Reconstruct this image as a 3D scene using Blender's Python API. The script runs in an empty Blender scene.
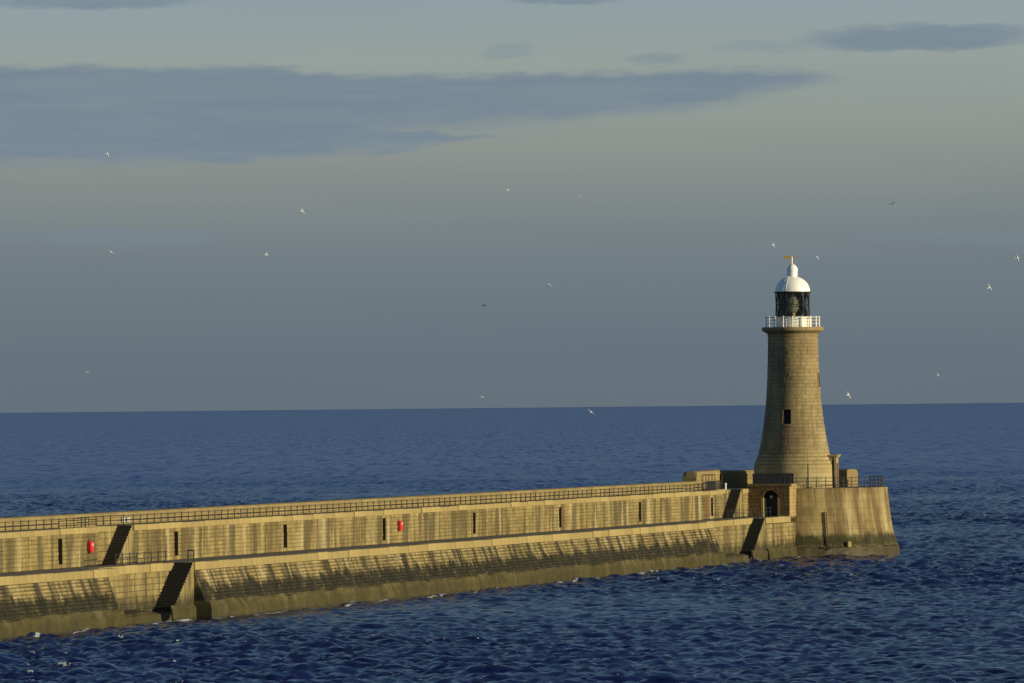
import bpy, math, random
import numpy as np
from mathutils import Matrix, Vector

random.seed(7)
PI = math.pi
S = bpy.context.scene
COL = S.collection
R = math.radians

# ------------------------------------------------------------------ camera
cam_d = bpy.data.cameras.new('camera')
cam_d.sensor_width = 36.0
cam_d.lens = 36.0 * 7500 / 1024          # long telephoto
cam_d.clip_start = 5.0
cam_d.clip_end = 400000.0
cam = bpy.data.objects.new('camera', cam_d)
COL.objects.link(cam)
cam.matrix_world = (Matrix.Translation((0, 0, 15.4)) @ Matrix.Rotation(-R(0.013), 4, 'Z')
                    @ Matrix.Rotation(R(90.503), 4, 'X') @ Matrix.Rotation(-R(0.57), 4, 'Z'))
S.camera = cam

# ------------------------------------------------------------------ node helpers
class NT:
    def __init__(s, tree):
        s.t = tree; s.nodes = tree.nodes; s.links = tree.links
    def put(s, sock, v):
        if v is None: return
        if isinstance(v, bpy.types.NodeSocket): s.links.new(v, sock)
        elif isinstance(v, (tuple, list)):
            n = len(sock.default_value)
            v = tuple(v)
            if len(v) < n: v = v + (1.0,) * (n - len(v))
            sock.default_value = v[:n]
        else:
            try: sock.default_value = v
            except TypeError: sock.default_value = (v,) * len(sock.default_value)
    def m(s, op, a, b=None, c=None, clamp=False):
        n = s.nodes.new('ShaderNodeMath'); n.operation = op; n.use_clamp = clamp
        s.put(n.inputs[0], a); s.put(n.inputs[1], b); s.put(n.inputs[2], c)
        return n.outputs[0]
    def vm(s, op, a, b=None, out=0):
        n = s.nodes.new('ShaderNodeVectorMath'); n.operation = op
        s.put(n.inputs[0], a)
        if op == 'SCALE': s.put(n.inputs[3], b)
        else: s.put(n.inputs[1], b)
        return n.outputs[out]
    def xyz(s, x, y, z):
        n = s.nodes.new('ShaderNodeCombineXYZ')
        s.put(n.inputs[0], x); s.put(n.inputs[1], y); s.put(n.inputs[2], z)
        return n.outputs[0]
    def sep(s, v):
        n = s.nodes.new('ShaderNodeSeparateXYZ'); s.put(n.inputs[0], v)
        return n.outputs[0], n.outputs[1], n.outputs[2]
    def noise(s, vec, scale, detail=3, rough=0.55, color=False, dist=0.0):
        n = s.nodes.new('ShaderNodeTexNoise')
        s.put(n.inputs['Vector'], vec); n.inputs['Scale'].default_value = scale
        n.inputs['Detail'].default_value = detail; n.inputs['Roughness'].default_value = rough
        n.inputs['Distortion'].default_value = dist
        return n.outputs['Color'] if color else n.outputs['Fac']
    def ss(s, v, a, b, o0=0.0, o1=1.0):          # smoothstep a..b -> o0..o1
        n = s.nodes.new('ShaderNodeMapRange'); n.interpolation_type = 'SMOOTHSTEP'
        s.put(n.inputs['Value'], v); s.put(n.inputs['From Min'], a); s.put(n.inputs['From Max'], b)
        s.put(n.inputs['To Min'], o0); s.put(n.inputs['To Max'], o1)
        return n.outputs[0]
    def ramp(s, f, stops, interp='LINEAR'):
        n = s.nodes.new('ShaderNodeValToRGB'); r = n.color_ramp; r.interpolation = interp
        while len(r.elements) < len(stops): r.elements.new(0.5)
        for e, (p, c) in zip(r.elements, stops):
            e.position = p
            e.color = (c, c, c, 1) if not isinstance(c, (tuple, list)) else tuple(c) + (1,)
        s.put(n.inputs[0], f)
        return n.outputs[0]
    def mix(s, f, a, b, mode='MIX'):
        n = s.nodes.new('ShaderNodeMix'); n.data_type = 'RGBA'; n.blend_type = mode
        s.put(n.inputs[0], f); s.put(n.inputs[6], a); s.put(n.inputs[7], b)
        return n.outputs[2]
    def attr(s, name):
        n = s.nodes.new('ShaderNodeAttribute'); n.attribute_name = name
        return n.outputs['Fac']
    def obj(s):
        return s.nodes.new('ShaderNodeTexCoord').outputs['Object']

SUN_AZ = (0.934, -0.357)
SUN_EL = 9.5
# ------------------------------------------------------------------ world
def lin(r, g, b):
    f = lambda c: (c / 255 / 12.92) if c <= 10 else ((c / 255 + 0.055) / 1.055) ** 2.4
    return (f(r), f(g), f(b))

world = bpy.data.worlds.new('World'); S.world = world; world.use_nodes = True
world.node_tree.nodes.clear()
w = NT(world.node_tree)
sky = w.nodes.new('ShaderNodeTexSky'); sky.sky_type = 'NISHITA'; sky.sun_disc = False
sky.sun_elevation = R(SUN_EL); sky.sun_rotation = math.atan2(SUN_AZ[0], SUN_AZ[1])
sky.altitude = 10; sky.air_density = 1.0; sky.dust_density = 0.4; sky.ozone_density = 3.0
bgA = w.nodes.new('ShaderNodeBackground'); bgA.inputs['Strength'].default_value = 0.10
w.links.new(sky.outputs[0], bgA.inputs['Color'])
dirv = w.nodes.new('ShaderNodeTexCoord').outputs['Generated']
dx, dy, dz = w.sep(dirv)
E = w.m('MULTIPLY', w.m('ARCSINE', dz), 57.2958)                 # elevation, degrees
A = w.m('MULTIPLY', w.m('ARCTAN2', dx, dy), 57.2958)             # azimuth, degrees
# hazy air low over the sea: slate blue at the horizon, a paler warm layer above
P = 7500 / 57.2958
hz = w.ramp(w.m('DIVIDE', E, 4.0, clamp=True), [
    (0.00, lin(101, 114, 123)), (0.10, lin(103, 116, 125)), (0.20, lin(108, 121, 129)), (0.29, lin(115, 127, 133)),
    (0.345, lin(122, 132, 135)), (0.40, lin(130, 138, 138)), (0.49, lin(141, 148, 144)), (0.57, lin(146, 155, 150)),
    (0.664, lin(150, 161, 157)), (0.78, lin(144, 160, 165)), (1.0, lin(138, 157, 168))])
wob = w.noise(w.xyz(w.m('MULTIPLY', A, 0.35), w.m('MULTIPLY', E, 2.2), 0.0), 1.0, 4, 0.5)
hz = w.mix(w.ss(wob, 0.35, 0.75, 0.0, 0.3), hz, w.mix(1.0, hz, (0.90, 0.925, 0.95), 'MULTIPLY'))
# stratus clouds as shapes in direction space (degrees of azimuth / elevation)
n1 = w.noise(w.xyz(w.m('MULTIPLY', A, 0.9), w.m('MULTIPLY', E, 5.0), 3.0), 1.0, 5, 0.6)
n2 = w.noise(w.xyz(w.m('MULTIPLY', A, 3.5), w.m('MULTIPLY', E, 14.0), 8.0), 1.0, 4, 0.6)
wig = w.m('ADD', w.m('MULTIPLY', w.m('SUBTRACT', n1, 0.5), 0.20), w.m('MULTIPLY', w.m('SUBTRACT', n2, 0.5), 0.11))
Ew = w.m('ADD', E, wig)
def px2(x, y):      # picture position -> (azimuth, elevation) degrees
    return ((x - 512) / P, (408 - (x - 512) * 0.00996 - y) / P)
def band(pts_top, pts_bot, soft=0.07):
    lo, hi = -60.0, 30.0
    f = w.m('DIVIDE', w.m('SUBTRACT', A, lo), hi - lo, clamp=True)
    def curve(pts):
        st = [(0.0, px2(*pts[0])[1] / 5.0)] if False else []
        for x, y in pts:
            a, e = px2(x, y); st.append(((a - lo) / (hi - lo), e / 5.0))
        return w.m('MULTIPLY', w.ramp(f, st), 5.0)
    t, b = curve(pts_top), curve(pts_bot)
    up = w.ss(w.m('SUBTRACT', t, Ew), 0.0, soft*0.5)
    dn = w.ss(w.m('SUBTRACT', Ew, b), 0.0, soft)
    return w.m('MULTIPLY', up, dn)
b1 = band([(-600, 66), (0, 63), (250, 61), (340, 71), (480, 71), (640, 67), (780, 63), (880, 80), (940, 100)],
          [(-600, 178), (0, 178), (210, 173), (300, 154), (400, 140), (560, 130), (720, 115), (880, 80), (940, 60)], 0.17)
b2 = band([(-100, 140), (230, 133), (330, 127), (430, 128), (540, 138), (600, 160)],
          [(-100, 172), (210, 169), (330, 159), (430, 151), (540, 140), (600, 120)], 0.09)
def blob(x, y, rx, ry, s0=1.0):
    a, e = px2(x, y)
    u = w.m('DIVIDE', w.m('SUBTRACT', A, a), rx / P); v = w.m('DIVIDE', w.m('SUBTRACT', Ew, e), ry / P)
    d = w.m('ADD', w.m('MULTIPLY', u, u), w.m('MULTIPLY', v, v))
    return w.ss(d, 0.25, 1.3, s0, 0.0)
cl = w.m('MAXIMUM', b1, b2)
for bb in [(925, 40, 125, 14, .9), (985, 36, 60, 11, .7), (570, 0, 60, 9, .8), (80, -2, 150, 12, .8),
           (125, 239, 110, 10, .45), (660, 60, 32, 7, .45), (512, 52, 30, 8, .3), (770, 48, 60, 7, .25),
           (980, 236, 130, 9, .3), (20, 238, 60, 8, .3), (-420, 30, 200, 22, .7), (1500, 90, 300, 20, .7),
           (1300, 180, 200, 12, .4), (-500, 250, 260, 12, .4)]:
    cl = w.m('MAXIMUM', cl, blob(*bb))
# the same kind of streaks over the rest of the sky
gen = w.noise(w.xyz(w.m('MULTIPLY', A, 0.10), w.m('MULTIPLY', E, 0.45), 1.0), 1.0, 4, 0.55)
gen = w.m('MULTIPLY', w.ss(gen, 0.52, 0.68, 0.0, 0.7), w.ss(E, 3.2, 5.5))
cl = w.m('MAXIMUM', cl, gen)
cl = w.m('MULTIPLY', cl, w.ss(n1, 0.2, 0.7, 0.86, 1.0))
n3 = w.noise(w.xyz(w.m('MULTIPLY', A, 0.8), w.m('MULTIPLY', E, 11.0), 2.0), 1.0, 5, 0.6)
ccol = w.mix(w.ss(n3, 0.33, 0.7), lin(115, 133, 149), lin(121, 138, 151))
low = w.mix(w.m('MULTIPLY', cl, 0.92), hz, ccol)
bgB = w.nodes.new('ShaderNodeBackground'); w.put(bgB.inputs['Color'], low); bgB.inputs['Strength'].default_value = 1.0
mx = w.nodes.new('ShaderNodeMixShader')
w.put(mx.inputs[0], w.ss(E, 3.3, 7.0))
w.links.new(bgB.outputs[0], mx.inputs[1]); w.links.new(bgA.outputs[0], mx.inputs[2])
wo = w.nodes.new('ShaderNodeOutputWorld'); w.links.new(mx.outputs[0], wo.inputs['Surface'])

# ------------------------------------------------------------------ sun
sd = bpy.data.lights.new('sun', 'SUN'); sd.energy = 5.0; sd.angle = R(0.53); sd.color = (1.0, 0.845, 0.50)
sun = bpy.data.objects.new('sun', sd); COL.objects.link(sun)
ce = math.cos(R(SUN_EL))
sv = Vector((SUN_AZ[0] * ce, SUN_AZ[1] * ce, math.sin(R(SUN_EL))))
sun.rotation_euler = sv.to_track_quat('Z', 'Y').to_euler()
sun.location = (400, 300, 150)

S.view_settings.view_transform = 'Standard'; S.view_settings.look = 'None'
S.view_settings.exposure = 0.0; S.view_settings.gamma = 1.0; S.view_settings.use_curve_mapping = False
S.cycles.use_denoising = True
S.cycles.max_bounces = 6

# ------------------------------------------------------------------ mesh helpers
class MB:
    def __init__(s): s.v = []; s.f = []; s.tone = []; s.mi = []
    def face(s, pts, tone=0.5):
        i = len(s.v); s.v += [tuple(p) for p in pts]; s.f.append(tuple(range(i, i + len(pts)))); s.tone.append(tone)
    def box(s, a, b, tone=0.5, bev=0.0):
        x0, y0, z0 = a; x1, y1, z1 = b
        if bev <= 0:
            c = [(x0,y0,z0),(x1,y0,z0),(x1,y1,z0),(x0,y1,z0),(x0,y0,z1),(x1,y0,z1),(x1,y1,z1),(x0,y1,z1)]
            i = len(s.v); s.v += c
            for q in ((0,3,2,1),(4,5,6,7),(0,1,5,4),(1,2,6,5),(2,3,7,6),(3,0,4,7)):
                s.f.append(tuple(i + k for k in q)); s.tone.append(tone)
        else:       # chamfered on its upright and upper edges
            q = bev
            r0 = [(x0+q,y0,z0),(x1-q,y0,z0),(x1,y0+q,z0),(x1,y1-q,z0),(x1-q,y1,z0),(x0+q,y1,z0),(x0,y1-q,z0),(x0,y0+q,z0)]
            r1 = [(x,y,z1-q) for x,y,_ in r0]
            cx, cy = (x0+x1)/2, (y0+y1)/2
            r2 = [(cx+(x-cx)*(1-2*q/(x1-x0)), cy+(y-cy)*(1-2*q/(y1-y0)), z1) for x,y,_ in r0]
            i = len(s.v); s.v += r0 + r1 + r2
            for ring in (0, 8):
                for k in range(8):
                    s.f.append((i+ring+k, i+ring+(k+1)%8, i+ring+8+(k+1)%8, i+ring+8+k)); s.tone.append(tone)
            s.f.append(tuple(i+16+k for k in range(8))); s.tone.append(tone)
            s.f.append(tuple(i+7-k for k in range(8))); s.tone.append(tone)
    def tube(s, p0, p1, r, n=6, r1=None, tone=0.5):
        p0 = Vector(p0); p1 = Vector(p1); r1 = r if r1 is None else r1
        ax = (p1 - p0).normalized(); up = Vector((0,0,1)) if abs(ax.z) < 0.9 else Vector((1,0,0))
        a = ax.cross(up).normalized(); b = ax.cross(a)
        i = len(s.v)
        for P_, rr in ((p0, r), (p1, r1)):
            for k in range(n):
                an = 2*PI*k/n; s.v.append(tuple(P_ + a*(rr*math.cos(an)) + b*(rr*math.sin(an))))
        for k in range(n):
            s.f.append((i+k, i+(k+1)%n, i+n+(k+1)%n, i+n+k)); s.tone.append(tone)
        s.f.append(tuple(i+n-1-k for k in range(n))); s.tone.append(tone)
        s.f.append(tuple(i+n+k for k in range(n))); s.tone.append(tone)
    def lathe(s, prof, n=48, a0=0.0, a1=2*PI, c=(0,0), tone=0.5):
        full = abs(a1 - a0 - 2*PI) < 1e-6
        m = n if full else n + 1
        i = len(s.v)
        for r, z in prof:
            for k in range(m):
                an = a0 + (a1-a0)*k/n
                s.v.append((c[0]+r*math.cos(an), c[1]+r*math.sin(an), z))
        for j in range(len(prof)-1):
            for k in range(n):
                k2 = (k+1) % m if full else k+1
                s.f.append((i+j*m+k, i+j*m+k2, i+(j+1)*m+k2, i+(j+1)*m+k)); s.tone.append(tone)
    def block(s, q, nrm, proud, ch, tone):
        # q: list of bottom-edge points then top-edge points, same count (sub-divided block face)
        h = len(q)//2; bot = [Vector(p) for p in q[:h]]; top = [Vector(p) for p in q[h:]]
        nr = [Vector(n_) for n_ in nrm]
        i = len(s.v)
        s.v += [tuple(p) for p in bot] + [tuple(p) for p in top]
        L = (bot[-1]-bot[0]).length; H = (top[0]-bot[0]).length
        fx = min(0.3, ch/max(L, 1e-3)); fy = min(0.3, ch/max(H, 1e-3))
        fb, ft = [], []
        for k in range(h):
            u = k/(h-1); u2 = fx + u*(1-2*fx)
            j = min(int(u2*(h-1)), h-2); fr = u2*(h-1)-j
            B = bot[j].lerp(bot[j+1], fr); T = top[j].lerp(top[j+1], fr); n_ = nr[j].lerp(nr[j+1], fr).normalized()
            fb.append(B.lerp(T, fy)+n_*proud); ft.append(B.lerp(T, 1-fy)+n_*proud)
        s.v += [tuple(p) for p in fb] + [tuple(p) for p in ft]
        B0, T0, FB, FT = i, i+h, i+2*h, i+3*h
        jt = tone*0.3-0.62         # weathered mortar
        for k in range(h-1):
            s.f += [(FB+k, FB+k+1, FT+k+1, FT+k), (B0+k, B0+k+1, FB+k+1, FB+k), (FT+k, FT+k+1, T0+k+1, T0+k)]
            s.tone += [tone, jt, jt]
        s.f += [(B0, FB, FT, T0), (FB+h-1, B0+h-1, T0+h-1, FT+h-1)]; s.tone += [tone*0.9]*2
    def obj(s, name, mat, parent=None, loc=None, smooth=False, kind=None):
        me = bpy.data.meshes.new(name); me.from_pydata(s.v, [], s.f); me.update()
        at = me.attributes.new('tone', 'FLOAT', 'FACE'); at.data.foreach_set('value', np.array(s.tone, dtype=np.float32))
        if mat: me.materials.append(mat)
        if smooth: me.polygons.foreach_set('use_smooth', [True]*len(me.polygons))
        o = bpy.data.objects.new(name, me); COL.objects.link(o)
        if parent: o.parent = parent
        if loc: o.location = loc
        if kind: o['kind'] = kind
        return o
def link_copy(o, name, parent, loc, rotz=0.0):
    c = bpy.data.objects.new(name, o.data); COL.objects.link(c); c.parent = parent
    c.location = loc; c.rotation_euler = (0, 0, rotz)
    return c
def empty(name, loc, rz=0.0, label=None, cat=None, group=None):
    o = bpy.data.objects.new(name, None); COL.objects.link(o); o.location = loc; o.rotation_euler = (0,0,rz)
    o.empty_display_size = 0.5
    if label: tag(o, label, cat, group)
    return o
def tag(o, label, cat, group=None):
    o['label'] = label; o['category'] = cat
    if group: o['group'] = group
    return o

def wall(mb, fn, s0, s1, vs, L, holes=(), proud=(0.012, 0.05), ch=0.035, sub=1, start=0.0, jitter=0.25):
    """courses of stones on the surface fn(s, v) -> (point, normal); holes = (s0, s1, v0, v1)"""
    for ci in range(len(vs)-1):
        v0, v1 = vs[ci], vs[ci+1]
        cuts = [(a, b) for a, b, c, d in holes if c < v1-1e-4 and d > v0+1e-4]
        xs = [s0]; x = s0 + L*(0.5 if ci % 2 else 1.0)*random.uniform(.8, 1.0) + start
        while x < s1 - 0.3*L:
            xs.append(x); x += L*random.uniform(1-jitter, 1+jitter)
        xs.append(s1)
        for a, b in cuts:
            xs = [q for q in xs if not (a-0.15 < q < b+0.15)] + [a, b]
        xs = sorted(q for q in xs if s0-1e-6 <= q <= s1+1e-6)
        for a, b in zip(xs[:-1], xs[1:]):
            if b-a < 1e-4 or any(a >= c-1e-4 and b <= d+1e-4 for c, d in cuts): continue
            ss_ = [a+(b-a)*k/sub for k in range(sub+1)]
            bot = [fn(q, v0) for q in ss_]; top = [fn(q, v1) for q in ss_]
            mb.block([p for p, _ in bot]+[p for p, _ in top], [n for _, n in bot],
                     random.uniform(*proud), ch, random.random())

# ------------------------------------------------------------------ materials
def new_mat(name):
    m = bpy.data.materials.new(name); m.use_nodes = True
    t = NT(m.node_tree); b = m.node_tree.nodes['Principled BSDF']
    return m, t, b
def simple(name, col, rough=0.6, metal=0.0, var=0.15, scale=6.0, dirt=None, dirt_amt=0.3):
    m, t, b = new_mat(name)
    o = t.obj(); n = t.noise(o, scale, 4, 0.6)
    c = t.mix(n, tuple(x*(1-var) for x in col), tuple(min(1, x*(1+var)) for x in col))
    if dirt:
        d = t.noise(t.vm('MULTIPLY', o, (1, 1, 0.25)), scale*0.6, 5, 0.65)
        c = t.mix(t.ss(d, 0.5, 0.75, 0, dirt_amt), c, dirt)
    t.put(b.inputs['Base Color'], c); b.inputs['Roughness'].default_value = rough; b.inputs['Metallic'].default_value = metal
    return m
def bump(t, b, h, strength=0.4, dist=0.03):
    n = t.nodes.new('ShaderNodeBump'); n.inputs['Strength'].default_value = strength; n.inputs['Distance'].default_value = dist
    t.put(n.inputs['Height'], h); t.links.new(n.outputs[0], b.inputs['Normal'])
def stone(name, ca, cb, streak=0.5, streak_col=(0.10, 0.085, 0.05), rust=0.15, tone=0.35, weed=None, weed_col=(0.022, 0.023, 0.014),
          streak_f=0.45, wet=None, round_=False, pale=0.0, light=None, weed_f=0.62, streak_t=0.47):
    m, t, b = new_mat(name)
    o = t.obj(); x, y, z = t.sep(o)
    if round_:      # unrolled along the curve
        al = t.m('MULTIPLY', t.m('ARCTAN2', y, x), round_)
    else:
        al = t.m('ADD', y, t.m('MULTIPLY', x, 0.31))
    al = y if not round_ else al
    flat = t.xyz(al, 0.0 if round_ else t.m('MULTIPLY', x, 0.4), z)
    base = t.mix(t.ss(t.noise(flat, 0.35, 5, 0.6), 0.3, 0.7), ca, cb)
    tn = t.attr('tone')
    k = t.m('ADD', 1.0-tone*0.6, t.m('MULTIPLY', tn, tone))
    base = t.mix(1.0, base, t.xyz(k, k, k), 'MULTIPLY')
    grain = t.noise(o, 9.0, 4, 0.7)
    base = t.mix(0.35, base, t.ramp(grain, [(0.25, 0.35), (0.75, 1.0)]), 'MULTIPLY')
    sv_ = t.xyz(al, 0.0, t.m('MULTIPLY', z, 0.09))
    sn = t.noise(sv_, streak_f, 5, 0.68)
    sn2 = t.noise(t.vm('ADD', sv_, (37.0, 5.0, 2.0)), streak_f*2.6, 4, 0.6)
    st = t.m('MAXIMUM', t.ss(sn, streak_t, streak_t+0.13), t.ss(sn2, 0.54, 0.68, 0.0, 0.85))
    if pale:
        base = t.mix(t.ss(t.noise(t.vm('ADD', sv_, (9., 3., 1.)), streak_f*1.7, 3), 0.52, 0.66, 0.0, pale), base, (0.50, 0.44, 0.30))
    base = t.mix(t.m('MULTIPLY', st, streak), base, streak_col)
    if rust:
        rn = t.noise(t.vm('ADD', sv_, (11.0, 4.0, 7.0)), streak_f*0.8, 4, 0.6)
        base = t.mix(t.ss(rn, 0.56, 0.72, 0.0, rust), base, (0.30, 0.12, 0.035))
    if weed:        # (height, spread, finger height, strength): seaweed and slime growing up from the tide line
        zh, sp, fing, amt = weed
        f1 = t.noise(t.xyz(al, 0.0, t.m('MULTIPLY', z, 0.05)), weed_f, 5, 0.66)
        f2 = t.noise(t.xyz(al, 3.0, t.m('MULTIPLY', z, 0.5)), 1.6, 4, 0.7)
        th = t.m('ADD', zh, t.m('ADD', t.m('MULTIPLY', t.m('SUBTRACT', f1, 0.5), fing), t.m('MULTIPLY', t.m('SUBTRACT', f2, 0.5), fing*0.35)))
        wm = t.ss(t.m('SUBTRACT', th, z), -sp, sp)
        if light is not None:       # a bare zone below the weed
            lo = t.m('ADD', light, t.m('MULTIPLY', t.m('SUBTRACT', f2, 0.5), 0.5))
            wm = t.m('MULTIPLY', wm, t.ss(t.m('SUBTRACT', z, lo), -0.12, 0.25))
        pt = t.noise(flat, 1.3, 5, 0.7)
        wm = t.m('MULTIPLY', wm, t.ss(pt, 0.28, 0.5, 0.6, 1.0))
        wc = t.mix(t.ss(t.noise(flat, 0.8, 4), 0.4, 0.62), weed_col, (weed_col[0]*1.5, weed_col[1]*1.45, weed_col[2]*1.1))
        base = t.mix(t.m('MULTIPLY', wm, amt), base, wc)
    rough = 0.88
    if wet is not None:
        wl = t.ss(t.m('SUBTRACT', t.m('ADD', wet, t.m('MULTIPLY', t.m('SUBTRACT', t.noise(flat, 0.7, 4), 0.5), 0.5)), z), -0.1, 0.15)
        base = t.mix(t.m('MULTIPLY', wl, 0.9), base, (0.036, 0.030, 0.015))
        rough = t.m('SUBTRACT', 0.88, t.m('MULTIPLY', wl, 0.3))
    t.put(b.inputs['Base Color'], base); t.put(b.inputs['Roughness'], rough)
    b.inputs['Specular IOR Level'].default_value = 0.25
    bump(t, b, t.m('ADD', grain, t.noise(o, 2.5, 4)), 0.5, 0.04)
    return m

TAN_A, TAN_B = (0.40, 0.29, 0.115), (0.30, 0.215, 0.09)
M = {}
M['upper'] = stone('weathered_sandstone', (0.35, 0.28, 0.118), (0.245, 0.188, 0.08), streak=0.86, streak_col=(0.085, 0.068, 0.035), rust=0.3, tone=0.3, pale=0.4, streak_f=0.5, streak_t=0.445)
M['coping'] = stone('coping_stone', (0.42, 0.335, 0.15), (0.36, 0.275, 0.12), streak=0.3, rust=0.5, tone=0.3, streak_f=0.3)
M['apron'] = stone('apron_stone', (0.37, 0.295, 0.135), (0.29, 0.225, 0.10), streak=0.93, streak_col=(0.04, 0.036, 0.024), rust=0.15, tone=0.4,
                   weed=(2.55, 0.28, 3.4, 0.98), weed_col=(0.017, 0.017, 0.013), streak_f=0.47, pale=0.35, weed_f=0.34, streak_t=0.45)
M['notchwall'] = stone('quay_stone', (0.345, 0.28, 0.125), (0.25, 0.19, 0.085), streak=0.85, streak_col=(0.08, 0.065, 0.035), rust=0.35, tone=0.35,
                       weed=(1.8, 0.6, 3.0, 0.88), streak_f=0.6)
M['band'] = stone('tidal_concrete', (0.135, 0.112, 0.042), (0.06, 0.051, 0.022), streak=0.5, streak_col=(0.07, 0.06, 0.03), rust=0.1, tone=0.2,
                  weed=(1.1, 0.5, 1.8, 0.65), weed_col=(0.03, 0.028, 0.012), wet=0.25, pale=0.12)
M['head'] = stone('head_masonry', (0.42, 0.335, 0.155), (0.215, 0.155, 0.072), streak=0.78, streak_col=(0.095, 0.065, 0.033), rust=0.3, tone=0.22,
                  weed=(2.25, 0.35, 1.8, 0.95), weed_col=(0.022, 0.025, 0.012), wet=1.12, round_=9.8, light=1.0, streak_f=0.42, pale=0.55)
M['tower'] = stone('tower_sandstone', (0.37, 0.305, 0.165), (0.265, 0.21, 0.112), streak=0.55, streak_col=(0.16, 0.105, 0.05), rust=0.25, tone=0.22, round_=2.8, streak_f=0.5)
M['trim'] = stone('dressed_sandstone', (0.44, 0.36, 0.19), (0.36, 0.285, 0.145), streak=0.3, rust=0.1, tone=0.25, round_=3.0)
M['gate_shaded'] = stone('gatehouse_stone_shaded', (0.20, 0.135, 0.062), (0.14, 0.09, 0.042), streak=0.4, streak_col=(0.10, 0.06, 0.035), rust=0.35, tone=0.4)  # stone colour darkened to carry the shade of the gatehouse front
M['parapet'] = stone('parapet_stone', (0.36, 0.285, 0.13), (0.29, 0.22, 0.10), streak=0.35, streak_col=(0.16, 0.12, 0.06), rust=0.2, tone=0.25, streak_f=0.3)
M['deck'] = simple('dark_paving', (0.085, 0.08, 0.072), 0.85, var=0.3, scale=1.5)
M['steps'] = simple('slimy_steps', (0.014, 0.014, 0.012), 0.75, var=0.4, scale=2.0, dirt=(0.008, 0.010, 0.006), dirt_amt=0.7)
M['steps_niche_shade'] = simple('worn_shaded_stone', (0.035, 0.029, 0.020), 0.85, var=0.35, scale=2.0)  # near-black: worn upper steps, and the shade inside the niches
M['iron'] = simple('painted_iron', (0.022, 0.022, 0.024), 0.55, var=0.3, dirt=(0.09, 0.045, 0.02), dirt_amt=0.35)
M['rust'] = simple('rusty_iron', (0.055, 0.03, 0.018), 0.8, var=0.4, scale=3.0)
M['white'] = simple('white_paint', (0.80, 0.79, 0.75), 0.45, var=0.04, dirt=(0.45, 0.36, 0.22), dirt_amt=0.25)
M['dome'] = simple('dome_white_paint', (0.93, 0.93, 0.92), 0.35, var=0.02, scale=1.2)
M['notice'] = simple('weathered_notice', (0.42, 0.42, 0.40), 0.6, var=0.1)
M['gold'] = simple('gilded_metal', (0.80, 0.42, 0.06), 0.35, metal=0.6, var=0.08)
M['red'] = simple('red_plastic', (0.62, 0.02, 0.025), 0.4, var=0.08)
M['dark'] = simple('dark_interior', (0.02, 0.02, 0.022), 0.8, var=0.3)
M['frame'] = simple('dark_window_frame', (0.06, 0.06, 0.06), 0.6)
M['door'] = simple('door_paint', (0.10, 0.06, 0.04), 0.6)
M['dark_board'] = simple('dark_boards', (0.028, 0.03, 0.036), 0.7, var=0.3)
M['brass'] = simple('brass', (0.45, 0.30, 0.10), 0.35, metal=0.9)
M['gate_lit'] = stone('jamb_stone', (0.42, 0.31, 0.14), (0.34, 0.25, 0.11), streak=0.2, rust=0.2, tone=0.2)  # undarkened gatehouse stone for the sunlit side and reveals

m, t, b = new_mat('lantern_glass')
t.nodes.remove(b)
tr = t.nodes.new('ShaderNodeBsdfTransparent'); tr.inputs[0].default_value = (0.86, 0.90, 0.88, 1)
gl = t.nodes.new('ShaderNodeBsdfGlossy'); gl.inputs['Roughness'].default_value = 0.03; gl.inputs[0].default_value = (1, 1, 1, 1)
fr = t.nodes.new('ShaderNodeFresnel'); fr.inputs[0].default_value = 1.5
ms = t.nodes.new('ShaderNodeMixShader'); t.put(ms.inputs[0], t.m('MULTIPLY', fr.outputs[0], 1.3, clamp=True))
t.links.new(tr.outputs[0], ms.inputs[1]); t.links.new(gl.outputs[0], ms.inputs[2])
t.links.new(ms.outputs[0], t.nodes['Material Output'].inputs[0])
M['glass'] = m
m, t, b = new_mat('fresnel_lens_glass')
b.inputs['Base Color'].default_value = (0.55, 0.52, 0.40, 1); b.inputs['Roughness'].default_value = 0.08
b.inputs['Transmission Weight'].default_value = 0.6; b.inputs['IOR'].default_value = 1.5
t.put(b.inputs['Base Color'], t.mix(t.noise(t.obj(), 3.0), (0.50, 0.47, 0.36), (0.62, 0.58, 0.42)))
M['lens'] = m

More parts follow.
